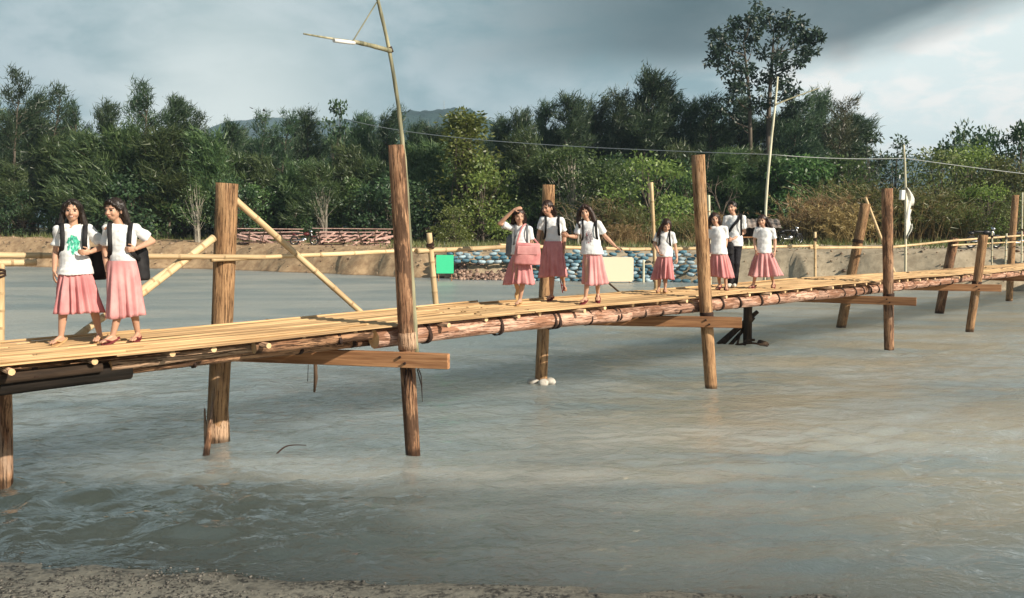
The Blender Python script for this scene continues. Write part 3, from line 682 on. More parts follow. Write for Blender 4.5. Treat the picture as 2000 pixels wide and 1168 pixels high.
def plant(name, meshes, px, top, Y, h0, label, cat, group=None, wscale=1.0, zrot=None, parts=('trunk', 'crown'), tilt=0.0):
    p = ony(px, 450, Y); gz = float(ground_z(p.x, Y)); H = ony(px, top, Y).z-gz; k = max(.2, H/h0)
    o_ = empty(name, (p.x, Y, gz-.1), random.uniform(0, 6.28) if zrot is None else zrot, label=label, cat=cat, group=group); o_.scale = (k*wscale, k*wscale, k)
    o_.rotation_euler.y = tilt
    obj(parts[0], meshes[0], o_); obj(parts[1], meshes[1], o_); return o_

OW = ['zeroth', 'first', 'second', 'third', 'fourth', 'fifth', 'sixth', 'seventh', 'eighth', 'ninth', 'tenth', 'eleventh', 'twelfth', 'thirteenth', 'fourteenth', 'fifteenth', 'sixteenth', 'seventeenth', 'eighteenth', 'nineteenth', 'twentieth', 'twenty-first', 'twenty-second', 'twenty-third', 'twenty-fourth']
def nth(i, n): return (OW[i]+' from the left') if i <= 22 else (OW[n-i+1]+' from the right')
CA = [casuarina_meshes(12, 10+i, dens=(1.0, 1.2, .9, 1.1, 1.3)[i % 5], spread=(.2, .25, .28, .22, .3)[i % 5]) for i in range(7)]
CS = [casuarina_meshes(12, 30+i, dens=.62, spread=(.2, .24, .27)[i], lean=.09, tuft=.55) for i in range(3)]
CW = casuarina_meshes(11, 50, 'casuarina_warm', .6, .1, .26, tuft=.55)
GC = 'casuarina trees of the windbreak'
sk = [(-30, 190, 72), (28, 158, 70), (62, 200, 76), (95, 176, 74), (150, 212, 72), (205, 210, 70), (252, 192, 76), (284, 180, 72), (335, 203, 74), (375, 226, 72), (410, 285, 70), (448, 262, 78), (500, 238, 74), (546, 240, 80),
      (600, 236, 76), (700, 245, 78), (748, 240, 76), (800, 262, 74), (842, 268, 72), (968, 238, 80), (1010, 228, 78), (1055, 210, 82), (1100, 198, 80), (1150, 203, 84), (1200, 192, 80), (1256, 162, 80), (1292, 190, 84), (1332, 213, 82),
      (1378, 202, 80), (1430, 205, 84), (1540, 200, 80), (1590, 190, 82)]
wind = ['tall feathery dark casuarina tree', 'wispy casuarina tree with swept top', 'dense dark casuarina tree']
for i, (px, ty, Y) in enumerate(sk):
    lab = 'dark feathery casuarina, '+nth(i+1, len(sk))+' in the skyline row of the windbreak'
    if i == 1: lab = 'tallest dark casuarina at the far left edge of the windbreak'
    if i == 25: lab = 'casuarina with pointed crown standing highest in the middle right skyline'
    plant('casuarina_tree', CS[i % 3] if i < 14 and i % 3 != 2 else CA[i % 7], px, ty+4-(10 if 420 < px < 860 else 0), Y, 12, lab, 'tree', GC, random.uniform(.8, 1.1), random.uniform(-.7, .7))
skx = [q[0] for q in sk]; sky_ = [q[1] for q in sk]
for i, px in enumerate(range(-60, 1680, 40)):
    ty = np.interp(px, skx, sky_)+random.uniform(34, 70)+(30 if px < 430 else 0)-(22 if 420 < px < 860 else 0)
    plant('casuarina_tree', CA[(i*3+1) % 7], px+random.uniform(-15, 15), ty, random.uniform(87, 96), 12, 'half hidden dark casuarina, '+nth(i+1, 44)+' in the back row of the windbreak', 'tree', GC, random.uniform(1.1, 1.5), random.uniform(-.7, .7))
plant('casuarina_tree', CW, 1618, 205, 76, 11, 'brownish half dry casuarina right of the tallest tree', 'tree', None, 1.0, .3)
LD = [leafy_meshes(5, 4.6, 70+i, 'leaf_dark', .28, 40, 60) for i in range(3)]
LM = [leafy_meshes(5, 4.6, 80+i, 'leaf_mid', .27, 40, 60) for i in range(3)]
LY = [leafy_meshes(5, 4.8, 90+i, 'leaf_yel', .24, 44, 64) for i in range(2)]
LO = [leafy_meshes(5, 5.0, 95+i, 'leaf_olive', .22, 46, 60) for i in range(2)]
ST = [leafy_meshes(8, 4.0, 100+i, 'leaf_dark', .34, 26, 34, .3, 'bark', .6, .012) for i in range(2)]
# lighter young casuarinas between the windbreak and the shrubs
M['casuarina_lit'] = leafmat('young_casuarina_needles', (.05, .095, .038), (.15, .21, .075), .45)
CL = [casuarina_meshes(7, 35+i, 'casuarina_lit', .8, .08, .3) for i in range(3)]
yx = [40, 118, 190, 262, 330, 420, 478, 520, 575, 640, 690, 742, 815, 860, 985, 1040, 1085, 1215, 1310, 1420, 1470, 1520]
for i, px in enumerate(yx): plant('young_casuarina', CL[i % 3], px, random.uniform(268, 345), random.uniform(66, 71), 7, 'young lighter green casuarina, '+nth(i+1, len(yx))+' in front of the windbreak', 'tree', 'young casuarinas in front of the windbreak', random.uniform(1.0, 1.4))
# understorey in front of the windbreak
GU = 'shrubs in front of the windbreak'
for i in range(34):
    px = -30+i*33+random.uniform(-10, 10); dk = i % 3
    plant('shrub', (LD, LM, LD)[dk][i % 3], px, random.uniform(330, 405), random.uniform(63, 72), 5, ('dark', 'mid green', 'dark')[dk]+' leafy shrub, '+nth(i+1, 34)+' along the foot of the windbreak', 'shrub', GU+(' dark' if dk != 1 else ' green'), random.uniform(.8, 1.2))
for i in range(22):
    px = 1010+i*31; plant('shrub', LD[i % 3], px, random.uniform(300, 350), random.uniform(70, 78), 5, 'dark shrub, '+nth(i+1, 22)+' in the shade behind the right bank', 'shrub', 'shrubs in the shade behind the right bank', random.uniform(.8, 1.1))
plant('tree', ST[0], 660, 180, 74, 8, 'thin sparse tree poking above the windbreak left of the lamp pole', 'tree', None, .55)
plant('sapling', leafy_meshes(6, 3, 131, 'leaf_mid', .2, 24, 30, .3, 'bark_pale', .6, .014), 386, 340, 61, 6, 'slender pale stemmed sapling left of the thick post', 'tree', None, 1)
plant('sapling', leafy_meshes(6, 4, 132, 'leaf_dark', .22, 24, 30, .45, 'bark_pale', .5, .014, 2), 632, 355, 62, 6, 'small umbrella crowned tree with forked pale trunk behind the timber stacks', 'tree', None, 1)
yt = leafy_meshes(9, 4.4, 140, 'leaf_yel', .26, 90, 60, .08, 'bark', .9, .014, 1, 'cone')
plant('tree', yt, 905, 205, 65, 9, 'tall yellow green tree in front of the blue hill', 'tree', None, 1.45)
plant('tree', LY[0], 940, 300, 63, 5, 'yellow green bushy tree right of the tall yellow green one', 'tree', None, .9)
plant('shrub', LY[1], 885, 395, 60, 5, 'low yellow green bush behind the green board', 'shrub', None, 1.2)
plant('tree', leafy_meshes(6, 7, 150, 'leaf_mid', .26, 40, 70, .5, 'bark_pale', .4, .016, 2), 1120, 285, 63, 6, 'flat topped green tree with layered foliage above the dead branches', 'tree', None, 1)
plant('shrub', LY[1], 1268, 290, 58, 5, 'rounded yellow green bush left of the second tall post', 'shrub', None, .95)
plant('shrub', LM[0], 1180, 330, 62, 5, 'mid green bush behind the dry brush', 'shrub', None, 1.0)
plant('shrub', LM[1], 1340, 330, 64, 5, 'green bush behind the second tall post', 'shrub', None, .9)
plant('shrub', LM[2], 1560, 295, 66, 5, 'green bush below the tallest tree', 'shrub', None, 1.1); plant('shrub', LM[0], 1640, 300, 66, 5, 'green bush above the brown thicket', 'shrub', None, 1.0)
BR = [brush_meshes(4, 5, 160+i) for i in range(2)]; BO = [brush_meshes(4.5, 5.5, 170+i, 'leaf_olive', 180) for i in range(2)]
pt = ('stems', 'leaves')
for i, (px, ty, Y, kind, lab) in enumerate([(1180, 355, 56, 1, 'tall olive straw coloured thicket behind the third girl of the middle group'), (1225, 380, 55, 1, 'olive thicket left of the bare rail stake'), (1215, 420, 53, 0, 'low straw clump behind the cream board'),
    (1590, 352, 50, 0, 'large brown dry thicket behind the leaning far post'), (1650, 372, 48, 0, 'brown dry thicket right of the leaning far post'), (1555, 400, 52, 0, 'small brown thicket beside the shed'), (1700, 320, 52, 1, 'tall olive thicket left of the grey pole'),
    (1760, 335, 50, 1, 'olive thicket behind the grey pole'), (1345, 400, 56, 1, 'olive thicket behind the second tall post'), (1400, 395, 58, 0, 'dry thicket behind the shed'), (1640, 310, 56, 1, 'olive thicket behind the brown one'), (1820, 330, 52, 1, 'olive thicket right of the grey pole'), (1880, 370, 49, 1, 'low olive thicket behind the motorcycles')]):
    plant('thicket', (BR, BO)[kind][i % 2], px, ty, Y, 4 if kind == 0 else 4.5, lab, 'thicket', None, random.uniform(.95, 1.25), None, pt)
for i, (px, ty, Y, w_) in enumerate([(1830, 285, 56, .9), (1890, 270, 58, .9), (1950, 300, 54, 1.0), (2005, 310, 52, 1.0), (1985, 370, 47, 1.0), (1925, 350, 50, 1.1), (2060, 290, 54, 1.1)]):
    plant('shrub', (LO, LY, LO, LO)[i % 4][i % 2], px, ty, Y, 5, 'olive bush, '+OW[i+1]+' of the mass behind the motorcycles at the right edge', 'shrub', 'olive bushes at the right edge', w_)
for i, (px, ty, Y) in enumerate([(1690, 248, 74), (1745, 258, 76)]): plant('tree', ST[i % 2], px, ty, Y, 8, ('sparse dark tree in the skyline left of the sky gap', 'sparse dark tree beside the sky gap above the grey pole')[i], 'tree', None, .9)
for i, (px, ty, Y) in enumerate([(1868, 238, 70), (1920, 250, 72), (1985, 236, 70)]): plant('tree', LD[i % 3], px, ty, Y, 5, ('dark tree with raised crown left of its two neighbours at far right', 'dark tree between two taller ones at far right', 'dark spreading tree at the right edge of the skyline')[i], 'tree', None, .55)
# bare pale branches behind the middle group
R = np.random.default_rng(5); tubes = []
def limb(p, d, L, r, lvl):
    q = np.linspace(0, 1, 5); d = d/np.linalg.norm(d); pts = p+np.outer(q, d)*L+np.outer(q**2, R.normal(0, .12, 3))*L; tubes.append((pts, r*(1-.45*q), 5))
    if lvl < 4:
        for k in range(2 if lvl else 4): limb(pts[-1-(k % 2)], d+R.normal(0, .6, 3)+np.array([0, 0, .1]), L*R.uniform(.6, .85), r*.58, lvl+1)
limb(np.zeros(3), np.array([.1, 0, 1.]), 1.1, .10, 0)
p = ony(1128, 450, 53); dt = empty('dead_tree', (p.x, 53, float(ground_z(p.x, 53))-.05), label='leafless dead tree with pale branches behind the middle group', cat='dead tree'); obj('branches', merge_tubes(tubes, 'bark_pale'), dt)
p = ony(1405, 450, 62); dt2 = empty('dead_tree', (p.x, 62, float(ground_z(p.x, 62))-.05), 2.0, label='bare dead tree right of the second tall post', cat='dead tree'); dt2.scale = (1.1, 1.1, 1.7); obj('branches', merge_tubes(tubes, 'bark'), dt2)
# the tallest tree: clumped crown over two bare stems
p0 = ony(1482, 450, 78); gz = float(ground_z(p0.x, 78)); tt = empty('tall_tree', (p0.x, 78, gz), label='tallest tree with clumped open crown above the windbreak', cat='tree')
R = np.random.default_rng(21); lobes = [(1440, 68, 34), (1500, 34, 26), (1548, 70, 34), (1412, 104, 34), (1470, 92, 36), (1520, 84, 34), (1574, 78, 26), (1432, 134, 26), (1500, 122, 30), (1540, 120, 26), (1405, 72, 20), (1462, 150, 20), (1508, 160, 24),
         (1545, 165, 22), (1430, 178, 22), (1480, 196, 20), (1570, 105, 18), (1395, 112, 16), (1465, 42, 20), (1530, 48, 20), (1586, 70, 14), (1415, 215, 22), (1445, 235, 22), (1540, 205, 20)]
pos, dr, tubes = [], [], []
stemA = [ony(1466, 450, 78), ony(1466, 300, 78), ony(1464, 200, 78), ony(1458, 130, 78), ony(1452, 80, 78)]; stemB = [ony(1498, 450, 78.5), ony(1500, 300, 78.5), ony(1502, 200, 78.5), ony(1508, 120, 78.5), ony(1512, 50, 78.5)]
sa = np.array([tuple(q-tt.location) for q in stemA]); sb = np.array([tuple(q-tt.location) for q in stemB])
tubes += [(sa, [.24, .2, .16, .1, .05], 8), (sb, [.28, .24, .2, .13, .05], 8)]
for (px, py, r) in lobes:
    c = np.array(tuple(ony(px, py, 78+R.uniform(-2.2, 2.2))-tt.location)); cr = r/F*78
    st = sa if px < 1480 else sb; k = np.interp(c[2]-1.5, st[:, 2], np.arange(5)); s0 = np.array([np.interp(k, np.arange(5), st[:, m_]) for m_ in range(3)])
    tubes.append((np.array([s0, (s0+c)/2+np.array([0, 0, -.35]), c]), [.08, .05, .02], 5))
    for j in range(9):
        cc = c+R.normal(0, .55, 3)*cr; q = unit(R.normal(size=(34, 3)))*(R.random((34, 1))**.4)*cr*.36
        pos.append(cc+q); dr.append(unit(unit(q)+R.normal(0, .6, (34, 3))+np.array([.15, 0, -.35])))
pos = np.concatenate(pos); dr = np.concatenate(dr); n = len(pos)
v, f = blades(pos, dr, R.uniform(.3, .5, n), R.uniform(.13, .22, n), '', '', quad=True)
obj('trunk', merge_tubes(tubes, 'bark'), tt); obj('crown', mesh('crown', v, f, ['leaf_tall'], False), tt)

# grass along the top of the far bank (countless blades: stuff)
n = 26000; gx = rng.uniform(-48, 40, n); off = 2.6+np.abs(rng.normal(0, 9, n)); gy = far_bank(gx)+off
dens = fbm(gx*.35, gy*.35, 77); keep = (dens > .42) & (gx > -60); keep &= ~((gx > -26) & (gx < -8) & (off < 7)); gx, gy = gx[keep], gy[keep]
gz_ = ground_z(gx, gy); pos = np.stack([gx, gy, gz_-.03], 1); dr = unit(np.stack([rng.normal(0, .45, len(gx)), rng.normal(0, .45, len(gx)), np.ones(len(gx))], 1))
v, f = blades(pos, dr, rng.uniform(.18, .6, len(gx)), rng.uniform(.03, .07, len(gx)), '', '')
obj('bank_grass', mesh('grass', v, f, ['leaf_olive'], False), label='rough grass along the top of the far bank', cat='grass', kind='stuff')

# ================================================================ hills
def hill(name, prof, Y, mat, depth):
    xs_ = np.linspace(prof[0][0]-20, prof[-1][0]+20, 160); v = []; ps = np.array(prof, float)
    v, f = [], []; nj = 14
    for i, px in enumerate(xs_):
        ty = np.interp(px, ps[:, 0], ps[:, 1]); top = ony(px, ty, Y)
        for j in range(nj):
            t = j/(nj-1); yy = Y-depth*(1-t); z = (top.z)*math.sin(t*math.pi/2)**.8; bx_ = top.x
            z += (float(fbm(np.array(px*.09), np.array(j*.8), 31))-.47)*Y*.004*(.3+t)+(float(vnoise(np.array(px*.7), np.array(j*3.), 8))-.5)*Y*.002
            v.append((bx_, yy, z-2*(1-t)))
    for i in range(len(xs_)-1):
        for j in range(nj-1): f.append((i*nj+j, (i+1)*nj+j, (i+1)*nj+j+1, i*nj+j+1))
    base = len(v)
    for i in range(len(xs_)): x, y, z = v[i*nj+nj-1]; v.append((x, y+depth, -2))
    for i in range(len(xs_)-1): f.append((i*nj+nj-1, (i+1)*nj+nj-1, base+i+1, base+i))
    return obj(name, mesh(name, v, f, [mat]), kind='structure')
M['hill_forest'] = noisy('hill_forest', (.012, .036, .036), (.03, .065, .06), (.02, .02, .02), 6, .95, 1.0, (.05, .05, .05), 0, .1, None, 8)
hill('hills', [(740, 300), (780, 250), (800, 232), (820, 224), (850, 226), (885, 221), (925, 222), (950, 238), (1000, 262), (1080, 300), (1300, 330)], 1000, 'hill_forest', 400)
hill('hills', [(250, 330), (380, 290), (440, 262), (480, 240), (520, 238), (570, 235), (640, 240), (740, 238), (790, 250), (900, 280), (1300, 300), (1700, 310), (2300, 320)], 1700, 'hill_forest', 500)
p = ony(868, 224, 980); ms = empty('radio_mast', p-Vector((0, 0, 14)), label='thin radio mast standing on the dark hill', cat='mast'); pole('mast', p-Vector((0, 0, 14)), ony(867, 196, 980), .5, .3, ms, 'steel', seg=6)
for k, zz in enumerate((8, 14, 20, 26)): obj('strut', box_mesh(1.3, .2, .2, 'steel', 0), ms, (0, 0, 14+zz*.55))

# two birds
M['bird'] = plain('bird', (.03, .03, .03))
for i, (px, py) in enumerate(((493, 212), (516, 217))):
    s_ = .22; v = [(0, -.5, 0), (0, .5, .05), (.12, 0, .06), (-.12, 0, .06), (1.1, .15, .35), (-1.1, .15, .38), (.55, -.15, .25), (-.55, -.15, .25), (0, 0, -.12), (0, .8, .04)]
    f = [(0, 2, 3), (1, 3, 2), (2, 6, 4), (2, 4, 1), (3, 5, 7), (3, 1, 5), (0, 3, 8), (0, 8, 2), (1, 8, 3), (1, 2, 8), (0, 6, 2), (0, 3, 7), (1, 2, 9), (1, 9, 3)]
    obj('bird', mesh('bird', [Vector(q)*s_ for q in v], f, ['bird'], False), None, ony(px, py, 60), (0, .3*i, .8+i), label=('bird in flight left of the other over the far hills', 'bird in flight right of the other over the far hills')[i], cat='bird')

# ================================================================ air between here and the far hills
hz = bpy.data.materials.new('haze'); hz.use_nodes = True; g = N(hz.node_tree); g.n.clear()
pv = g.new('ShaderNodeVolumePrincipled'); pv.inputs['Color'].default_value = (.62, .82, 1.0, 1); pv.inputs['Density'].default_value = 2.8e-4; pv.inputs['Anisotropy'].default_value = .0
ho = g.new('ShaderNodeOutputMaterial'); g.link(pv.outputs[0], ho.inputs['Volume'])
bm = bmesh.new(); bmesh.ops.create_cube(bm, size=1)
for q in bm.verts: q.co = Vector((q.co.x*4860, q.co.y*3260+800, q.co.z*225+109.5))
me = bpy.data.meshes.new('haze'); bm.to_mesh(me); bm.free(); me.materials.append(hz); obj('haze', me, kind='stuff', label='thin blue air haze over the whole valley', cat='haze')

# ================================================================ people
def skinmat(name, c):
    m, g, b = newmat(name); t = g.new('ShaderNodeTexCoord')
    n = g.noise(g.mapping(t.outputs['Object'], (9, 9, 9)), 1, 4, .6)
    g.link(g.mix(g.smooth(n, .3, .7), tuple(x*.9 for x in c), tuple(min(1, x*1.08) for x in c)), b.inputs['Base Color'])
    b.inputs['Roughness'].default_value = .5; b.inputs['Specular IOR Level'].default_value = .35
    b.inputs['Subsurface Weight'].default_value = .08; b.inputs['Subsurface Radius'].default_value = (.01, .004, .002); return m
M['skin'] = skinmat('skin', (.56, .32, .21)); M['skin_tan'] = skinmat('skin_tan', (.47, .25, .16))
M['hair'] = noisy('black_hair', (.008, .006, .005), (.035, .024, .018), (90, 90, 6), 3, .42, .5, (140, 140, 8), .0, .45, None, .004)
M['hair_brown'] = noisy('brown_black_hair', (.016, .008, .006), (.06, .03, .02), (90, 90, 6), 3, .45, .5, (140, 140, 8), .0, .4, None, .004)
M['eye'] = plain('dark_eye', (.02, .012, .01), .2, .5); M['eye_white'] = plain('eye_white', (.7, .66, .6), .3); M['lip'] = plain('lip', (.42, .17, .13), .45); M['teeth'] = plain('teeth', (.6, .55, .48), .3)
def cloth(name, c1, c2, sc=(60, 60, 60), rough=.85, bump=.25): return noisy(name, c1, c2, (7, 7, 5), 4, rough, bump, sc, .0, .15, None, .003)
M['shirt'] = cloth('white_cotton', (.70, .71, .70), (.80, .80, .78)); M['skirt'] = cloth('pink_cotton', (.52, .20, .20), (.66, .30, .29)); M['skirt_b'] = cloth('pink_cotton_faded', (.55, .24, .235), (.70, .36, .34))
M['black_cloth'] = cloth('black_nylon', (.010, .010, .011), (.028, .027, .028), rough=.6); M['trousers'] = cloth('black_trousers', (.015, .015, .018), (.03, .03, .034))
M['pink_bag'] = cloth('pink_bag', (.50, .19, .19), (.66, .30, .28)); M['maroon'] = plain('maroon_rubber', (.18, .03, .035), .6); M['tan_rubber'] = plain('tan_rubber', (.55, .35, .16), .6); M['grey_cloth'] = cloth('grey_cloth', (.10, .11, .12), (.2, .21, .22))
def print_shirt(name, box, cols, sc):
    """white cotton with a printed motif on the chest (object space x,z box on the front)"""
    m, g, b = newmat(name); t = g.new('ShaderNodeTexCoord'); s = g.new('ShaderNodeSeparateXYZ'); g.link(t.outputs['Object'], s.inputs[0]); x, y, z = s.outputs
    cx, cz, rx, rz = box
    ex = g.math('DIVIDE', g.math('SUBTRACT', x, cx), rx); ez = g.math('DIVIDE', g.math('SUBTRACT', z, cz), rz)
    d = g.math('SQRT', g.math('ADD', g.math('POWER', ex, 2.0), g.math('POWER', ez, 2.0)))
    n = g.noise(g.mapping(t.outputs['Object'], sc), 1, 4, .6, .6); n2 = g.noise(g.mapping(t.outputs['Object'], tuple(q*1.7 for q in sc), (0, 0, 0), (3, 1, 2)), 1, 3, .6, .8)
    inside = g.math('MULTIPLY', g.smooth(g.math('ADD', d, g.math('MULTIPLY', g.math('SUBTRACT', n, .5), 1.3)), 1.05, .85), g.smooth(y, .0, -.03))
    col = g.mix(g.smooth(n2, .47, .53), cols[0], cols[1]); white = g.mix(n, (.70, .71, .70), (.80, .80, .78))
    if len(cols) > 2: col = g.mix(g.smooth(n, .56, .6), col, cols[2])
    g.link(g.mix(inside, white, col), b.inputs['Base Color']); b.inputs['Roughness'].default_value = .85; b.inputs['Specular IOR Level'].default_value = .15; return m

class Soup:
    """closed primitives that a voxel remesh fuses into one continuous skin"""
    def __init__(s): s.v = []; s.f = []
    def add(s, v, f): o_ = len(s.v); s.v += [tuple(p) for p in v]; s.f += [tuple(i+o_ for i in q) for q in f]
    def loft(s, rings):                                       # rings: list of point lists, same count
        n = len(rings[0]); v = [p for r in rings for p in r]; f = []
        for i in range(len(rings)-1):
            for j in range(n): f.append((i*n+j, i*n+(j+1) % n, (i+1)*n+(j+1) % n, (i+1)*n+j))
        f.append(tuple(range(n-1, -1, -1))); f.append(tuple((len(rings)-1)*n+j for j in range(n))); s.add(v, f)
    def cap(s, p, q, r1, r2, seg=12, flat=None):
        p, q = Vector(p), Vector(q); d = q-p; L = d.length
        d = d/L if L > 1e-6 else Vector((0, 0, 1)); a = d.orthogonal().normalized(); b_ = d.cross(a); rings = []
        for t, k in ((-.98, .2), (-.8, .6), (-.45, .893), (0, 1)): rings.append((p+d*(t*r1), r1*k))
        for t, k in ((0, 1), (.45, .893), (.8, .6), (.98, .2)): rings.append((q+d*(t*r2), r2*k))
        s.loft([[c+(a*math.cos(6.2832*j/seg)+b_*math.sin(6.2832*j/seg))*r for j in range(seg)] for c, r in rings])
    def ell(s, c, r, R=None, seg=16, n=10):
        c = Vector(c); rings = []
        for i in range(n+1):
            th = math.pi*min(max(i/n, .03), .97); z = -math.cos(th); k = math.sin(th); ring = []
            for j in range(seg):
                p = Vector((r[0]*k*math.cos(6.2832*j/seg), r[1]*k*math.sin(6.2832*j/seg), r[2]*z)); ring.append(c+(R @ p if R else p))
            rings.append(ring)
        s.loft(rings)
    def spine(s, rows, seg=20):                               # rows: (center, rx, ry, yaw)
        s.loft([[Vector(c)+Matrix.Rotation(yw, 3, 'Z') @ Vector((rx*math.cos(6.2832*j/seg), ry*math.sin(6.2832*j/seg), 0)) for j in range(seg)] for c, rx, ry, yw in rows])
    def fuse(s, vox, smooth=4, factor=.5):
        me = bpy.data.meshes.new('soup'); me.from_pydata(s.v, [], s.f); me.update()
        bm = bmesh.new(); bm.from_mesh(me); bmesh.ops.recalc_face_normals(bm, faces=bm.faces[:]); bm.to_mesh(me); bm.free()
        o_ = bpy.data.objects.new('soup', me); COL.objects.link(o_)
        r = o_.modifiers.new('r', 'REMESH'); r.mode = 'VOXEL'; r.voxel_size = vox
        if smooth: sm_ = o_.modifiers.new('s', 'SMOOTH'); sm_.factor = factor; sm_.iterations = smooth
        dg = bpy.context.evaluated_depsgraph_get(); out = bpy.data.meshes.new_from_object(o_.evaluated_get(dg)); bpy.data.objects.remove(o_); bpy.data.meshes.remove(me)
        out.materials.clear(); out.shade_smooth(); return out
def coords(me): a = np.empty(len(me.vertices)*3); me.vertices.foreach_get('co', a); return a.reshape(-1, 3)
def normals(me): a = np.empty(len(me.vertices)*3); me.vertices.foreach_get('normal', a); return a.reshape(-1, 3)
def setco(me, c): me.vertices.foreach_set('co', c.ravel()); me.update()
def centers(me): a = np.empty(len(me.polygons)*3); me.polygons.foreach_get('center', a); return a.reshape(-1, 3)

def hand(sp, wrist, fwd, thumb, palm, curl=.5, k=1.0):
    """palm and five separate bent fingers; fwd along the hand, thumb sideways, palm = palm normal"""
    W = Vector(wrist); fw = Vector(fwd).normalized(); th = Vector(thumb); th = (th-fw*th.dot(fw)).normalized(); pn = fw.cross(th)
    if pn.dot(Vector(palm)) < 0: pn = -pn
    R = Matrix((th, pn, fw)).transposed()
    sp.ell(W+fw*.038*k, (.034*k, .014*k, .045*k), R)
    for i, (off, L) in enumerate(((.026, .062), (.009, .07), (-.009, .066), (-.025, .052))):
        p = W+fw*.068*k+th*off*k; d = fw.copy(); ax = th
        for j, seg in enumerate((.45, .32, .25)):
            d = (d*math.cos(curl*.8)+pn*math.sin(curl*.8)).normalized(); q = p+d*(L*seg*k); sp.cap(p, q, (.0088-.0008*j)*k, (.0082-.0008*j)*k, 8); p = q
    p = W+fw*.018*k+th*.028*k
    for j, d in enumerate(((th*.8+fw*.75+pn*.25), (th*.3+fw+pn*.45))): q = p+d.normalized()*.03*k; sp.cap(p, q, .0105*k, .009*k, 8); p = q
def person(root, J, skin='skin', vox=.006, smile=False, face=True):
    """one continuous body. J: joint dict in metres, local frame: x image right, -y to the camera, z up"""
    s = Soup(); V_ = lambda k: Vector(J[k]); yaw = J.get('yaw', 0); k = J.get('k', 1.0)
    sc = (V_('shL')+V_('shR'))/2; hp = (V_('hipL')+V_('hipR'))/2
    s.spine([(hp+Vector((0, 0, -.09)), .10*k, .075*k, yaw), (hp, .125*k, .088*k, yaw), (hp.lerp(sc, .35), .105*k, .075*k, yaw), (hp.lerp(sc, .7), .118*k, .082*k, yaw), (hp.lerp(sc, .92), .115*k, .07*k, yaw), (sc+Vector((0, 0, .03)), .06*k, .05*k, yaw)])
    s.cap(V_('shL'), V_('shR'), .046*k, .046*k)
    hc = V_('head'); s.cap(sc+Vector((0, .005, 0)), hc+Vector((0, .015, -.06*k)), .046*k, .043*k)
    HR = Euler((J.get('hp', 0), J.get('hr', 0), J.get('hy', 0)), 'XYZ').to_matrix(); hk = J.get('hk', 1.0)
    H = lambda x, y, z: hc + HR @ (Vector((x, y, z))*hk)
    e = lambda c, r: s.ell(H(*c), tuple(q*hk for q in r), HR)
    e((0, .012, .03), (.069, .087, .079)); e((0, -.022, -.016), (.060, .065, .077)); e((0, -.036, -.062), (.041, .041, .033))
    for sx in (-1, 1):
        e((sx*.034, -.058, -.026), (.022, .022, .024)); e((sx*.069, .012, -.012), (.009, .017, .028)); e((sx*.028, -.073, .022), (.02, .012, .008)); e((sx*.013, -.086, -.027), (.009, .010, .007))
    s.cap(H(0, -.078, .012), H(0, -.097, -.022), .008*hk, .0125*hk); e((0, -.083, -.046), (.021, .010, .006)); e((0, -.081, -.057), (.017, .010, .006))
    for sd in 'LR':
        sh, el_, wr = V_('sh'+sd), V_('el'+sd), V_('wr'+sd)
        s.cap(sh, el_, .041*k, .031*k); s.cap(el_, el_.lerp(wr, .35), .032*k, .033*k); s.cap(el_.lerp(wr, .35), wr, .033*k, .021*k)
        h = J['hand'+sd]; hand(s, wr, h[0], h[1], h[2], h[3] if len(h) > 3 else .45, .95*k)
        hi, kn, an = V_('hip'+sd), V_('kn'+sd), V_('an'+sd)
        s.cap(hi, kn, .074*k, .047*k); s.cap(kn, kn.lerp(an, .3), .045*k, .047*k); s.cap(kn.lerp(an, .3), an, .047*k, .026*k)
        to = V_('toe'+sd); d = (to-an); d.normalize(); perp = Vector((d.y, -d.x, 0)).normalized() if abs(d.z) < .95 else Vector((1, 0, 0))
        heel = an-Vector((d.x, d.y, 0))*.035*k+Vector((0, 0, -.03*k)) if abs(d.z) < .8 else an-d*.01
        s.cap(an, heel, .027*k, .025*k); s.cap(heel, to, .025*k, .016*k); s.cap(an, an.lerp(to, .7), .027*k, .018*k)
        for j in (-1, 0, 1): s.cap(to+perp*j*.02*k-d*.04*k, to+perp*j*.022*k+d*(.014-.008*abs(j))*k, .014*k, .011*k, 8)
    me = s.fuse(vox, 3); me.materials.append(M[skin])
    for q in ('eye', 'eye_white', 'lip', 'teeth', 'hair'): me.materials.append(M[q])
    if face:
        c = (centers(me)-np.array(hc)) @ np.array(HR)/hk; x, y, z = np.abs(c[:, 0]), c[:, 1], c[:, 2]; idx = np.zeros(len(c), int); fr = y < -.045
        idx[fr & (((x-.029)/.014)**2+((z-.004)/.0055)**2 < 1)] = 2; idx[fr & (((x-.029)/.0105)**2+((z-.004)/.0085)**2 < 1)] = 1
        idx[fr & (x > .011) & (x < .046) & (np.abs(z-.0225+.0012*((x-.03)/.01)**2) < .0042)] = 5
        mz = -.051+(.006*(x/.022)**2 if smile else 0); idx[fr & (y < -.06) & (x < (.023 if smile else .018)) & (np.abs(z-mz) < .0065)] = 3
        if smile: idx[fr & (y < -.06) & (x < .016) & (np.abs(z-mz) < .0028)] = 4
        me.polygons.foreach_set('material_index', idx)
    return obj('body', me, root), H, HR, hk
def wrinkle(me, amp, fx=(9, 9, 14), seed=0):
    c = coords(me); n = normals(me); a = (fbm(c[:, 0]*fx[0]+c[:, 2]*3, c[:, 2]*fx[2]+c[:, 1]*5, seed, 3)-.44)+.5*(fbm(c[:, 0]*fx[0]*2.2-c[:, 2]*9, c[:, 1]*fx[1]*2+c[:, 2]*9, seed+4, 2)-.38)
    setco(me, c+n*((a+.09)*amp)[:, None])
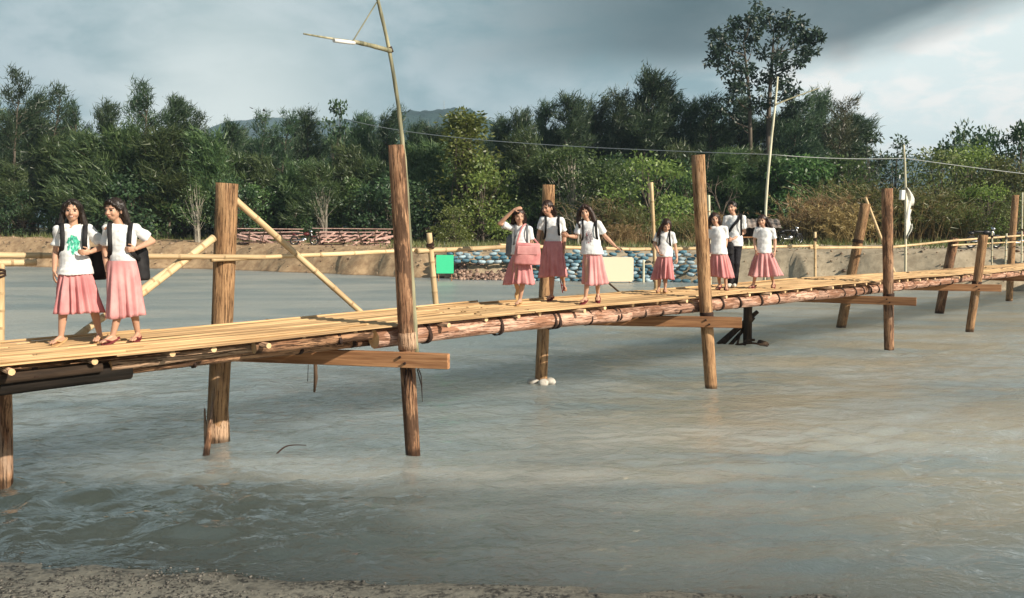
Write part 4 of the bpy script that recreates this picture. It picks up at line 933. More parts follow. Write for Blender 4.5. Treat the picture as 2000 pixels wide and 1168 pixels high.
def shirt(root, J, mat='shirt', hem=None, vox=.008, flare=1.0, sleeve=.58, seed=0, name='shirt'):
    s = Soup(); V_ = lambda k: Vector(J[k]); yaw = J.get('yaw', 0); k = J.get('k', 1.0); sc = (V_('shL')+V_('shR'))/2; hp = (V_('hipL')+V_('hipR'))/2
    hz = hem if hem is not None else hp.z+.05; ax = lambda z: hp.lerp(sc, (z-hp.z)/(sc.z-hp.z))
    zs = np.linspace(hz, sc.z-.02, 6); W = np.interp(np.linspace(0, 1, 6), [0, .3, .6, .85, 1], [.158*flare, .142*(flare+1)/2, .138, .138, .118])
    s.spine([(ax(z), w_*k, w_*(.80 if i_ < 2 else .73)*k, yaw) for i_, (z, w_) in enumerate(zip(zs, W))]+[(sc+Vector((0, 0, .02)), .085*k, .062*k, yaw), (sc+Vector((0, .004, .042)), .058*k, .054*k, yaw)])
    for sd in 'LR':
        sh, el_ = V_('sh'+sd), V_('el'+sd); e2 = sh.lerp(el_, sleeve); s.cap(sc.lerp(sh, .45), sh, .060*k, .051*k); s.cap(sh, e2, .051*k, .050*k); 
        d = (el_-sh).normalized(); a = d.orthogonal().normalized(); b_ = d.cross(a)
        s.loft([[e2+d*t+(a*math.cos(6.2832*j/14)+b_*math.sin(6.2832*j/14))*r*k for j in range(14)] for t, r in ((-.05, .050), (.0, .054), (.03, .057))])
    me = s.fuse(vox, 2); me.materials.append(M[mat] if isinstance(mat, str) else mat); wrinkle(me, .036 if vox < .008 else .024, seed=seed); return obj(name, me, root)
def skirt(root, waist, rx, ry, hem, hx, hy, mat='skirt', pleats=20, seed=0, yaw=0.0, amp=.012, hemtilt=0.0, name='skirt'):
    R = random.Random(seed); seg = pleats*6; rings = 16; v = []; f = []; wv, hv = Vector(waist), Vector(hem); ph = [R.uniform(-.35, .35) for _ in range(pleats+1)]; pa = [R.uniform(.55, 1.5) for _ in range(pleats+1)]
    for sh in (0, 1):
        for i in range(rings+1):
            t = i/rings; c = wv.lerp(hv, t); a_, b_ = rx+(hx-rx)*t**1.05, ry+(hy-ry)*t**1.05; a_ += .012*math.sin(math.pi*min(1, t*1.6))*(1-t)
            for j in range(seg):
                an = 6.2832*j/seg; pj = j/6; k0 = int(pj); u = pj-k0; pw = pa[k0 % pleats]*(1-u)+pa[(k0+1) % pleats]*u
                tri = abs(((pj+ph[k0 % pleats]*t*.6) % 1)-.5)*2
                am = amp*(.04+min(1, t*2)*t**.3*1.3)*pw; q = (tri-.5)*2*am + .028*t*math.sin(an*3+seed)+.016*t*math.sin(an*5+seed*2+t*2)+.010*t*math.sin(an*9+seed*3+t*3) - (.004 if sh else 0)
                x, y = (a_+q)*math.cos(an), (b_+q)*math.sin(an); x, y = x*math.cos(yaw)-y*math.sin(yaw), x*math.sin(yaw)+y*math.cos(yaw)
                v.append(c+Vector((x, y, hemtilt*x*t+.012*t*math.sin(an*2+seed))))
    n = (rings+1)*seg
    for i in range(rings):
        for j in range(seg):
            a, b2, c2, d2 = i*seg+j, i*seg+(j+1) % seg, (i+1)*seg+(j+1) % seg, (i+1)*seg+j; f.append((a, d2, c2, b2)); f.append((n+a, n+b2, n+c2, n+d2))
    for j in range(seg):
        a, b2 = rings*seg+j, rings*seg+(j+1) % seg; f.append((a, n+a, n+b2, b2))
    return obj(name, mesh('skirt', v, f, [mat]), root)
def hair(root, H, HR, hk, falls, mat='hair', vox=.006, part='hair', strands=90, seed=0, fringe=True):
    """scalp cap plus falling locks; falls: lists of (x,y,z,r) in head space"""
    s = Soup(); s.ell(H(0, .022, .041), tuple(q*hk for q in (.078, .094, .081)), HR); s.ell(H(0, .05, -.02), tuple(q*hk for q in (.070, .066, .085)), HR)
    for fl in falls:
        for (a, b_) in zip(fl[:-1], fl[1:]): s.cap(H(*a[:3]), H(*b_[:3]), a[3]*hk, b_[3]*hk)
    me = s.fuse(vox, 3); me.materials.append(M[mat])
    c = coords(me); n = normals(me); l = c-np.array(H(0, 0, 0)); an = np.arctan2(l[:, 0], l[:, 1]); g_ = (vnoise(an*16, l[:, 2]*5, seed)-.5)*.009+(vnoise(an*40, l[:, 2]*7, seed+2)-.5)*.006; setco(me, c+n*g_[:, None])
    ho = obj(part, me, root); R = random.Random(seed); tb = []
    for i in range(strands):
        fl = R.choice(falls) if falls else None
        if not fl: break
        off = Vector((R.uniform(-1, 1), R.uniform(-1, 1), 0)); pts = []; ext = R.uniform(.9, 1.25)
        for j, q in enumerate(fl): pts.append(H(q[0], q[1], q[2])+off*(q[3]*1.05*hk)+Vector((R.uniform(-.008, .008), R.uniform(-.006, .006), 0)))
        pts[-1] = pts[-2]+(pts[-1]-pts[-2])*ext+Vector((R.uniform(-.018, .018), R.uniform(-.012, .012), -R.uniform(0, .03)))
        pts = smooth_path(pts, 7); tb.append((pts, [.0045*(1-.8*k/7) for k in range(8)], 3))
    if tb: obj('strands', merge_tubes(tb, mat), root)
def slippers(root, J, mat='maroon', k=1.0):
    for sd in 'LR':
        an, to = Vector(J['an'+sd]), Vector(J['toe'+sd]); d = (to-an).normalized(); side = d.cross(Vector((0, 0, 1)));
        if side.length < .1: side = Vector((1, 0, 0))
        side.normalize(); up = side.cross(d).normalized(); c = an.lerp(to, .42)-up*(.0) ; base = an.lerp(to, .42); base = base - up*.045*k
        if abs(d.z) < .8: base.z = min(an.z, to.z+.06)-.058*k
        v, f = [], []; n = 20
        for zz in (-.008, .007):
            for j in range(n):
                a = 6.2832*j/n; L = .122*k; wd = (.042+.006*math.cos(a))*k; v.append(base+d*(L*math.cos(a))+side*(wd*math.sin(a))+up*zz)
        f = [tuple(range(n-1, -1, -1)), tuple(n+j for j in range(n))]+[(j, (j+1) % n, n+(j+1) % n, n+j) for j in range(n)]
        so_ = obj('slipper', mesh('sole', v, f, [mat], False), root)
        tp = base+d*.085*k+up*.012
        for sg in (-1, 1): obj('strap', path_tube(smooth_path([tp, base+d*.045*k+up*.05*k+side*sg*.022*k, base-d*.01*k+side*sg*.042*k+up*.008], 8), .007*k, 6, mat), so_)
def backpack(loc, rz, parts, label, mat='black_cloth', w_=.26, d=.15, h=.38, sag=0.0, at=(0, .17, .95), yaw=0.0, group='school backpacks'):
    bpk = empty('backpack', loc, rz, label=label, cat='backpack', group=group); s = Soup()
    s.spine([(Vector((0, 0, -.5*h)), w_*.42, d*.42, 0), (Vector((0, 0, -.44*h)), w_*.5, d*.52, 0), (Vector((0, 0, 0)), w_*.5, d*.5, 0), (Vector((0, 0, .36*h)), w_*.46, d*.42, 0), (Vector((0, .01, .5*h)), w_*.32, d*.25, 0)]); s.ell((0, d*.42, -.16*h), (w_*.36, d*.25, h*.25))
    me = s.fuse(.012, 3); me.materials.append(M[mat]); wrinkle(me, .012); obj('bag', me, bpk, at, (0, 0, yaw))
    for pts, wd in parts: strap(bpk, pts, wd, mat)
    return bpk
def strap(parent, pts, wd=.022, mat='black_cloth', name='strap', normal=Vector((0, -1, .25))):
    P_ = smooth_path(pts, 22); v = []; f = []
    for i, p in enumerate(P_):
        d = (P_[min(i+1, 22)]-P_[max(i-1, 0)]).normalized(); a = d.cross(normal)
        a = a.normalized() if a.length > .1 else Vector((1, 0, 0)); b_ = a.cross(d)
        for (x, y) in ((-1, 0), (-.6, 1), (.6, 1), (1, 0), (.6, -1), (-.6, -1)): v.append(p+a*x*wd+b_*y*.005)
    for i in range(22):
        for j in range(6): f.append((i*6+j, i*6+(j+1) % 6, (i+1)*6+(j+1) % 6, (i+1)*6+j))
    f += [(5, 4, 3, 2, 1, 0), tuple(22*6+j for j in range(6))]; return obj(name, mesh('strap', v, f, [mat]), parent)
def stand(px, py, z=None):
    """place on the deck under a photo pixel, and the turn that faces the camera"""
    p = onz(px, py, 1.55); s_ = s_of(p); zz = DZ(s_)+.012; p = onz(px, py, zz); return Vector((p.x, p.y, zz)), math.atan2(-p.x, p.y)
GP = 'pupils walking over the bridge'
def who(px, py, label):
    loc, rz = stand(px, py); return empty('person', loc, rz, label=label, cat='person'), loc, rz
DN = (0, 0, -1)

# ---- left pair, nearer the frame edge: girl with the green print
r1, L1, Z1 = who(152, 669, 'smiling girl in printed white shirt and pink skirt at the far left')
J = dict(shL=(.145, .0, 1.15), shR=(-.128, .0, 1.155), elL=(.275, .03, .98), wrL=(.145, -.165, .925), elR=(-.165, .03, .93), wrR=(-.185, .0, .735), hipL=(.065, 0, .72), hipR=(-.065, 0, .72),
         knL=(.15, -.04, .40), anL=(.205, .03, .07), toeL=(.165, -.12, .025), knR=(-.11, -.07, .41), anR=(-.15, -.05, .07), toeR=(-.235, -.135, .025), head=(.0, -.015, 1.335), hy=-.12, hr=.05, hp=.02, hk=1.04, yaw=.0, k=.96,
         handL=((-1, -.35, -.05), (0, -.2, 1), (0, 1, 0), .75), handR=((-.1, -.1, -1), (.25, -1, 0), (1, 0, 0), .35))
bd, H, HR, hk = person(r1, J, 'skin', .0052, True)
M['print_a'] = print_shirt('print_green', (-.005, 1.0, .062, .095), ((.10, .55, .36), (.04, .22, .16), (.45, .75, .66)), (38, 20, 22))
shirt(r1, J, M['print_a'], .70, .007, 1.12, .6, 3)
skirt(r1, (0, 0, .78), .125, .10, (.02, -.02, .31), .215, .18, 'skirt', 17, 3, 0, .020, -.06)
hair(r1, H, HR, hk, [[(-.06, .0, .05, .03), (-.082, .0, -.03, .026), (-.098, -.005, -.12, .028), (-.10, -.03, -.21, .018)], [(.06, .0, .05, .03), (.085, .005, -.03, .028), (.108, .01, -.12, .03), (.125, .0, -.2, .018)], [(0, .08, 0, .05), (-.04, .095, -.15, .05), (-.03, .1, -.3, .035)], [(.03, .08, 0, .05), (.08, .09, -.14, .05), (.10, .1, -.27, .03)], [(-.03, -.052, .088, .02), (-.062, -.045, .05, .018), (-.076, -.02, -.02, .016)], [(.02, -.055, .09, .02), (.058, -.046, .055, .018), (.076, -.02, -.01, .016)]], 'hair', .0052, seed=1)
slippers(r1, J, 'tan_rubber')
backpack(L1, Z1, [([(-.115, .11, 1.13), (-.105, .0, 1.222), (-.098, -.10, 1.13), (-.105, -.10, .98), (-.135, .05, .86)], .022), ([(.11, .11, 1.13), (.112, .0, 1.215), (.105, -.105, 1.11), (.098, -.112, .99), (.12, -.06, .90), (.15, .08, .83)], .024)],
         'black backpack on the smiling girl at the far left', at=(.215, .14, .80), h=.34, w_=.17, yaw=.5)
# ---- left pair: girl looking aside, hand on her strap
r2, L2, Z2 = who(240, 668, 'girl in plain white shirt and pink skirt gripping her backpack strap at left')
J = dict(shL=(.155, .02, 1.16), shR=(-.105, -.01, 1.16), elL=(.315, .05, 1.03), wrL=(.15, -.12, .955), elR=(-.135, .05, .94), wrR=(-.12, .02, .73), hipL=(.085, 0, .76), hipR=(-.035, 0, .76),
         knL=(.10, -.04, .42), anL=(.145, .06, .07), toeL=(.09, -.075, .025), knR=(.0, -.08, .42), anR=(-.095, -.07, .07), toeR=(-.195, -.13, .025), head=(-.035, -.02, 1.345), hy=-.72, hr=.02, hp=.12, hk=1.04, yaw=-.2, k=.96,
         handL=((-1, -.15, -.12), (0, -.1, 1), (0, 1, 0), 1.0), handR=((0, -.1, -1), (-.2, -1, 0), (1, 0, 0), .35))
bd, H, HR, hk = person(r2, J, 'skin', .0052)
shirt(r2, J, 'shirt', .80, .007, .78, .6, 8)
skirt(r2, (.02, 0, .835), .132, .108, (.035, -.015, .265), .165, .165, 'skirt_b', 14, 9, 0, .018, .0)
hair(r2, H, HR, hk, [[(.06, .03, .05, .034), (.078, .045, -.03, .032), (.085, .065, -.12, .032), (.08, .08, -.19, .018)], [(0, .08, 0, .05), (.01, .10, -.12, .05), (.02, .105, -.22, .03)], [(-.03, .07, .03, .04), (-.05, .08, -.09, .035), (-.045, .09, -.18, .02)], [(-.01, -.056, .09, .018), (-.056, -.046, .052, .016), (-.075, -.01, .0, .014)], [(.01, -.056, .09, .02), (.056, -.046, .056, .018), (.076, -.012, .01, .016)]], 'hair', .0052, seed=4)
slippers(r2, J, 'maroon')
backpack(L2, Z2, [([(-.06, .11, 1.14), (-.075, .0, 1.222), (-.085, -.10, 1.13), (-.085, -.11, .96), (-.10, .04, .85)], .022), ([(.115, .11, 1.14), (.118, .01, 1.22), (.10, -.10, 1.12), (.092, -.112, .98), (.13, -.10, .9), (.19, .05, .84)], .022)],
         'black backpack on the girl gripping her strap at left', at=(.20, .15, .80), h=.36, w_=.17, yaw=.6)

# ---- middle group
r3, L3, Z3 = who(1018, 595, 'girl shading her eyes with a raised arm in the middle group')
J = dict(shL=(.12, .0, 1.10), shR=(-.135, .02, 1.115), elL=(.155, .02, .88), wrL=(.125, -.14, .77), elR=(-.315, -.05, 1.185), wrR=(-.105, -.13, 1.38), hipL=(.06, 0, .70), hipR=(-.06, 0, .70),
         knL=(.03, -.06, .39), anL=(-.02, -.02, .07), toeL=(-.07, -.14, .025), knR=(-.085, -.08, .40), anR=(-.06, .2, .21), toeR=(-.07, .22, .09), head=(-.035, -.02, 1.285), hy=.25, hr=.05, hp=.15, hk=1.02, yaw=.0, k=.93,
         handL=((-.6, -.5, -.3), (0, -.5, 1), (-.3, 1, 0), .9), handR=((1, -.2, .35), (0, -.7, -1), (0, .5, -1), .25))
bd, H, HR, hk = person(r3, J, 'skin', .0065)
shirt(r3, J, 'shirt', .73, .009, 1.05, .55, 5); skirt(r3, (0, 0, .76), .118, .095, (-.0, .0, .30), .195, .17, 'skirt', 14, 5, 0, .021)
hair(r3, H, HR, hk, [[(.06, .02, .04, .034), (.085, .03, -.05, .032), (.09, .03, -.14, .018)], [(0, .08, 0, .05), (.0, .1, -.14, .05), (.02, .1, -.25, .03)], [(-.06, .02, .04, .03), (-.078, .03, -.06, .026), (-.08, .04, -.13, .016)]], 'hair_brown', .0065, seed=6)
slippers(r3, J, 'tan_rubber')
backpack(L3, Z3, [([(-.09, .1, 1.10), (-.085, .0, 1.175), (-.08, -.10, 1.08), (-.1, -.08, .9), (-.14, .05, .82)], .018), ([(.09, .1, 1.1), (.085, .0, 1.17), (.085, -.1, 1.06), (.09, -.06, .9), (.12, .06, .82)], .018)], 'grey backpack on the girl shading her eyes', 'grey_cloth', at=(-.13, .14, .86), h=.32, w_=.2, yaw=-.4)
pb = empty('shoulder_bag', L3, Z3, label='square pink bag carried in front by the girl shading her eyes', cat='bag')
s = Soup(); s.spine([(Vector((0, 0, -.16)), .185, .035, 0), (Vector((0, 0, -.15)), .195, .05, 0), (Vector((0, 0, .0)), .19, .055, 0), (Vector((0, 0, .13)), .18, .04, 0), (Vector((0, 0, .15)), .17, .02, 0)]); me = s.fuse(.011, 2); me.materials.append(M['pink_bag']); wrinkle(me, .014); obj('bag', me, pb, (.09, -.2, .755), (.1, .04, .15))
obj('flap', box_mesh(.3, .012, .12, 'skirt_b', .005), pb, (.09, -.262, .80), (.15, .04, .15)); strap(pb, [(-.07, -.19, .88), (-.0, -.12, 1.1), (.07, -.0, 1.17), (.12, .1, 1.05), (.25, -.12, .88)], .014, 'pink_bag')

r4, L4, Z4 = who(1079, 585, 'tall girl in mid stride with one foot lifted in the middle group')
J = dict(shL=(.135, .0, 1.24), shR=(-.155, .01, 1.25), elL=(.185, .05, 1.02), wrL=(.175, -.02, .80), elR=(-.215, .06, 1.05), wrR=(-.235, -.05, .86), hipL=(.075, 0, .82), hipR=(-.055, 0, .82),
         knL=(.12, -.03, .47), anL=(.175, .25, .27), toeL=(.20, .25, .13), knR=(-.01, -.1, .44), anR=(-.015, -.02, .07), toeR=(-.07, -.13, .025), head=(-.085, -.02, 1.425), hy=-.55, hr=-.08, hp=.14, hk=1.06, yaw=-.1, k=1.0,
         handL=((.1, -.1, -1), (-.2, -1, 0), (-1, 0, 0), .4), handR=((-.2, -.3, -1), (.3, -1, 0), (1, 0, 0), .4))
bd, H, HR, hk = person(r4, J, 'skin_tan', .0065)
shirt(r4, J, 'shirt', .88, .009, .8, .6, 11); skirt(r4, (.005, 0, .915), .138, .112, (.03, -.03, .36), .18, .19, 'skirt', 14, 11, 0, .022, .03)
hair(r4, H, HR, hk, [[(-.05, .03, .05, .04), (-.10, .05, -.04, .04), (-.155, .06, -.13, .035), (-.19, .07, -.22, .02)], [(0, .08, 0, .05), (-.05, .1, -.14, .05), (-.09, .1, -.28, .03)], [(.06, .03, .04, .03), (.08, .05, -.06, .028), (.08, .06, -.14, .018)]], 'hair_brown', .0065, seed=9)
slippers(r4, J, 'maroon')
backpack(L4, Z4, [([(.1, .1, 1.24), (.092, .0, 1.305), (.088, -.1, 1.2), (.1, -.08, 1.02), (.13, .05, .95)], .02), ([(-.1, .1, 1.24), (-.11, .0, 1.31), (-.105, -.095, 1.2), (-.12, -.06, 1.0), (-.14, .05, .94)], .016)], 'dark backpack on the tall girl in mid stride', at=(.02, .19, 1.02), h=.34, w_=.24)

r5, L5, Z5 = who(1153, 590, 'girl in dark printed shirt front with one arm held out in the middle group')
J = dict(shL=(.115, .0, 1.18), shR=(-.165, .0, 1.185), elL=(.21, .04, 1.0), wrL=(.37, -.04, .84), elR=(-.22, .0, .985), wrR=(-.33, -.12, 1.0), hipL=(.08, 0, .76), hipR=(-.045, 0, .76),
         knL=(.10, .02, .42), anL=(.115, .17, .11), toeL=(.115, .07, .03), knR=(-.035, -.12, .43), anR=(-.075, -.12, .07), toeR=(-.135, -.23, .025), head=(-.09, -.02, 1.355), hy=-.05, hr=-.1, hp=.12, hk=1.04, yaw=.0, k=.97,
         handL=((.8, -.2, -.5), (0, -1, .2), (-.2, 0, -1), .3), handR=((-1, -.2, .1), (0, -.5, 1), (0, 1, 0), .5))
bd, H, HR, hk = person(r5, J, 'skin', .0065)
M['print_b'] = print_shirt('print_dark', (-.03, .985, .06, .115), ((.20, .18, .19), (.55, .52, .52), (.42, .10, .10)), (30, 16, 16))
shirt(r5, J, M['print_b'], .725, .009, 1.15, .62, 14); skirt(r5, (.02, 0, .80), .12, .10, (.05, .0, .27), .185, .17, 'skirt_b', 14, 14, 0, .022)
hair(r5, H, HR, hk, [[(-.06, .0, .05, .034), (-.092, .0, -.04, .034), (-.105, -.01, -.13, .032), (-.095, -.05, -.2, .018)], [(.06, .0, .05, .036), (.098, .0, -.04, .038), (.12, -.01, -.13, .034), (.11, -.05, -.21, .018)], [(0, .08, 0, .05), (.0, .1, -.14, .06), (.02, .1, -.26, .03)], [(-.02, -.055, .09, .02), (-.06, -.05, .045, .02), (-.08, -.02, -.03, .018)], [(.02, -.055, .09, .02), (.06, -.05, .045, .02), (.08, -.02, -.03, .018)]], 'hair_brown', .0065, seed=12)
slippers(r5, J, 'maroon')
backpack(L5, Z5, [([(.08, .1, 1.18), (.075, .0, 1.245), (.075, -.105, 1.14), (.09, -.1, .98), (.13, .05, .88)], .02), ([(-.13, .1, 1.18), (-.125, .0, 1.25), (-.12, -.1, 1.14), (-.12, -.08, .98), (-.15, .05, .88)], .014)], 'dark backpack on the girl holding one arm out', at=(.0, .19, .97), h=.34, w_=.24)

# ---- far group
r6, L6, Z6 = who(1297, 571, 'small girl looking down with hair over her shoulder left of the second tall post')
J = dict(shL=(.125, .0, 1.02), shR=(-.125, .0, 1.02), elL=(.185, .03, .80), wrL=(.215, -.03, .61), elR=(-.175, .03, .86), wrR=(-.11, -.15, .71), hipL=(.055, 0, .64), hipR=(-.055, 0, .64), knL=(.03, -.05, .36), anL=(.015, -.02, .07), toeL=(.03, -.13, .025),
         knR=(-.07, -.04, .36), anR=(-.095, .0, .07), toeR=(-.11, -.12, .025), head=(.02, -.05, 1.175), hy=.3, hr=.08, hp=.5, hk=1.0, k=.9, handL=((.1, -.2, -1), (-.3, -1, 0), (-1, 0, 0), .5), handR=((.5, -.4, -.7), (0, -1, .3), (0, 1, 0), .8))
bd, H, HR, hk = person(r6, J, 'skin', .007); shirt(r6, J, 'shirt', .63, .01, 1.05, .58, 17); skirt(r6, (0, 0, .68), .115, .09, (-.01, 0, .23), .175, .155, 'skirt', 13, 17, 0, .021)
hair(r6, H, HR, hk, [[(-.05, .0, .05, .036), (-.09, -.02, -.04, .034), (-.12, -.04, -.13, .03), (-.125, -.05, -.2, .015)], [(0, .08, 0, .05), (.02, .1, -.14, .04)], [(.06, .02, .05, .03), (.085, .03, -.05, .03), (.1, .03, -.12, .018)]], 'hair_brown', .007, seed=15); slippers(r6, J, 'tan_rubber')
backpack(L6, Z6, [([(.08, .1, 1.0), (.078, .0, 1.08), (.08, -.1, .97), (.1, -.06, .82), (.13, .05, .76)], .018), ([(-.08, .1, 1.0), (-.09, .0, 1.08), (-.09, -.1, .97), (-.1, -.06, .82), (-.13, .05, .76)], .018)], 'dark backpack on the small girl looking down', at=(0, .18, .84), h=.3, w_=.22)

r7, L7, Z7 = who(1402, 566, 'girl partly hidden by the second tall post in the far group')
J = dict(shL=(.11, .0, 1.13), shR=(-.14, .0, 1.13), elL=(.135, .04, .9), wrL=(.10, -.06, .69), elR=(-.18, .04, .9), wrR=(-.17, -.05, .7), hipL=(.06, 0, .70), hipR=(-.06, 0, .70), knL=(.12, -.04, .39), anL=(.145, -.02, .07), toeL=(.16, -.13, .025),
         knR=(-.0, -.05, .39), anR=(.03, .12, .09), toeR=(-.02, .02, .025), head=(-.085, -.02, 1.30), hy=.15, hr=-.06, hp=.1, hk=1.03, k=.95, handL=((-.1, -.2, -1), (-.3, -1, 0), (-1, 0, 0), .5), handR=((0, -.2, -1), (.3, -1, 0), (1, 0, 0), .5))
bd, H, HR, hk = person(r7, J, 'skin', .007); shirt(r7, J, 'shirt', .66, .01, 1.1, .62, 19); skirt(r7, (0, 0, .76), .115, .09, (.06, 0, .235), .21, .17, 'skirt', 13, 19, 0, .022, -.05)
hair(r7, H, HR, hk, [[(-.06, .0, .05, .034), (-.09, .0, -.05, .03), (-.1, -.01, -.14, .018)], [(0, .08, 0, .05), (.03, .1, -.14, .05), (.06, .1, -.25, .03)], [(.06, .02, .05, .034), (.09, .02, -.05, .034), (.11, .02, -.14, .02)]], 'hair_brown', .007, seed=18); slippers(r7, J, 'maroon')

r8, L8, Z8 = who(1432, 562, 'boy in white shirt and black trousers with a sling strap in the far group')
J = dict(shL=(.155, .0, 1.33), shR=(-.155, .0, 1.33), elL=(.19, .06, 1.06), wrL=(-.03, -.16, .93), elR=(-.185, .06, 1.07), wrR=(-.12, -.12, .86), hipL=(.07, 0, .86), hipR=(-.07, 0, .86), knL=(.05, -.05, .47), anL=(.03, .03, .08), toeL=(.02, -.12, .03),
         knR=(-.04, -.06, .47), anR=(-.05, -.03, .08), toeR=(-.09, -.17, .03), head=(-.055, -.02, 1.525), hy=-.35, hr=0, hp=.05, hk=1.06, k=1.05, handL=((-.8, -.4, -.3), (0, -.3, 1), (0, 1, 0), .8), handR=((.3, -.2, -1), (.3, -1, 0), (1, 0, 0), .6))
bd, H, HR, hk = person(r8, J, 'skin', .007); shirt(r8, J, 'shirt', .80, .01, 1.02, .6, 23)
s = Soup(); V_ = lambda k: Vector(J[k])
s.spine([(Vector((0, 0, .74)), .13, .1, 0), (Vector((0, 0, .88)), .135, .1, 0), (Vector((0, 0, .92)), .125, .095, 0)])
for sd in 'LR': s.cap(V_('hip'+sd)-Vector((0, 0, .03)), V_('kn'+sd), .088, .066); s.cap(V_('kn'+sd), V_('an'+sd)+Vector((0, 0, .02)), .066, .056)
me = s.fuse(.01, 2); me.materials.append(M['trousers']); wrinkle(me, .016); obj('trousers', me, r8)
hair(r8, H, HR, hk, [[(-.03, -.05, .09, .024), (.03, -.05, .09, .024)]], 'hair', .007, seed=22, strands=0)
M['shoe'] = plain('pale_shoe', (.62, .58, .5), .6)
for sd in 'LR':
    s = Soup(); s.cap(V_('an'+sd)+Vector((0, .02, -.03)), V_('toe'+sd)+Vector((0, 0, .02)), .045, .04); me = s.fuse(.012, 2); me.materials.append(M['shoe']); obj('shoe', me, r8)
sb = backpack(L8, Z8, [([(-.13, -.04, 1.0), (-.05, -.12, 1.15), (.07, -.1, 1.3), (.1, .0, 1.41), (.08, .13, 1.2)], .026), ([(.1, .1, 1.35), (.12, -.02, 1.405), (.12, -.12, 1.25), (.13, -.08, 1.0)], .02)], 'black sling bag hanging at the boy\'s hip', at=(-.12, -.14, .76), h=.24, w_=.24, d=.12)

r9, L9, Z9 = who(1490, 563, 'girl in flaring pink skirt at the right end of the far group')
J = dict(shL=(.15, .0, 1.10), shR=(-.13, .0, 1.115), elL=(.2, .04, .89), wrL=(.2, -.05, .70), elR=(-.175, .03, .91), wrR=(-.15, -.08, .73), hipL=(.065, 0, .68), hipR=(-.065, 0, .68), knL=(.13, .02, .37), anL=(.19, .16, .10), toeL=(.185, .05, .028),
         knR=(-.12, -.08, .38), anR=(-.175, -.04, .07), toeR=(-.25, -.12, .025), head=(-.04, -.02, 1.275), hy=-.3, hr=-.05, hp=.05, hk=1.02, k=.94, handL=((0, -.2, -1), (-.3, -1, 0), (-1, 0, 0), .4), handR=((.1, -.3, -1), (.3, -1, 0), (1, 0, 0), .5))
bd, H, HR, hk = person(r9, J, 'skin', .007); shirt(r9, J, 'shirt', .67, .01, 1.05, .6, 27); skirt(r9, (0, 0, .74), .118, .095, (.03, 0, .23), .30, .21, 'skirt_b', 14, 27, 0, .026, .02)
hair(r9, H, HR, hk, [[(.05, .02, .05, .04), (.10, .03, -.03, .04), (.14, .05, -.12, .03), (.17, .06, -.17, .015)], [(0, .08, 0, .05), (.04, .1, -.14, .05), (.08, .1, -.24, .03)], [(-.06, .01, .04, .03), (-.085, .01, -.05, .028), (-.085, .0, -.13, .016)]], 'hair_brown', .007, seed=26); slippers(r9, J, 'maroon')

# ================================================================ things on the far bank
def gpt(px, Y): p = ony(px, 450, Y); return Vector((p.x, Y, float(ground_z(p.x, Y))))
M['bag_a'] = noisy('sandbag_pale', (.16, .27, .32), (.46, .54, .56), (5, 5, 5), 4, .8, .4, (60, 60, 60), .2, .2, None, .01)
M['bag_b'] = noisy('sandbag_blue', (.045, .12, .16), (.14, .25, .30), (5, 5, 5), 4, .8, .4, (60, 60, 60), .25, .2, None, .01)
def bag_mesh(mat, seed):
    rr = random.Random(seed); bm = bmesh.new(); bmesh.ops.create_uvsphere(bm, u_segments=10, v_segments=6, radius=1)
    for q in bm.verts:
        x, y, z = q.co; sx = math.copysign(abs(x)**.55, x); sy = math.copysign(abs(y)**.7, y); pinch = 1-.35*abs(sx)**6
        q.co = Vector((sx*.225*(1+rr.uniform(-.04, .04)), sy*.16*pinch, z*.098*pinch*(1-.2*abs(sx)**4)+rr.uniform(-.01, .01)-.02*(1-sx*sx)))
    me = bpy.data.meshes.new('bag'); bm.to_mesh(me); bm.free(); me.materials.append(M[mat]); me.shade_smooth(); return me
bm_ = [bag_mesh('bag_a' if i % 3 else 'bag_b', i) for i in range(6)]
x0, x1 = ony(868, 450, 45.5).x, ony(1368, 450, 44).x
sw = empty('sandbag_wall', ((x0+x1)/2, 45, 0), label='revetment of stacked pale blue sandbags along the far bank', cat='sandbag wall')
k = 0
for row in range(9):
    x = x0+(row % 2)*.2; left_lim = 1000 if row < 5 else 860
    while x < x1:
        Y = float(far_bank(x))-.95+.2*row+random.uniform(-.08, .08); px = 1000+F*x/Y
        if px > left_lim and random.random() > .04 and not (row == 8 and random.random() < .4):
            obj('sandbag', bm_[random.choice((0, 1, 2, 3, 3, 4, 5, 0))], sw, Vector((x, Y, .07+row*.178+random.uniform(-.035, .035)))-sw.location, (random.uniform(-.2, .2), random.uniform(-.2, .2), random.uniform(-.5, .5)))
        x += random.uniform(.41, .5); k += 1
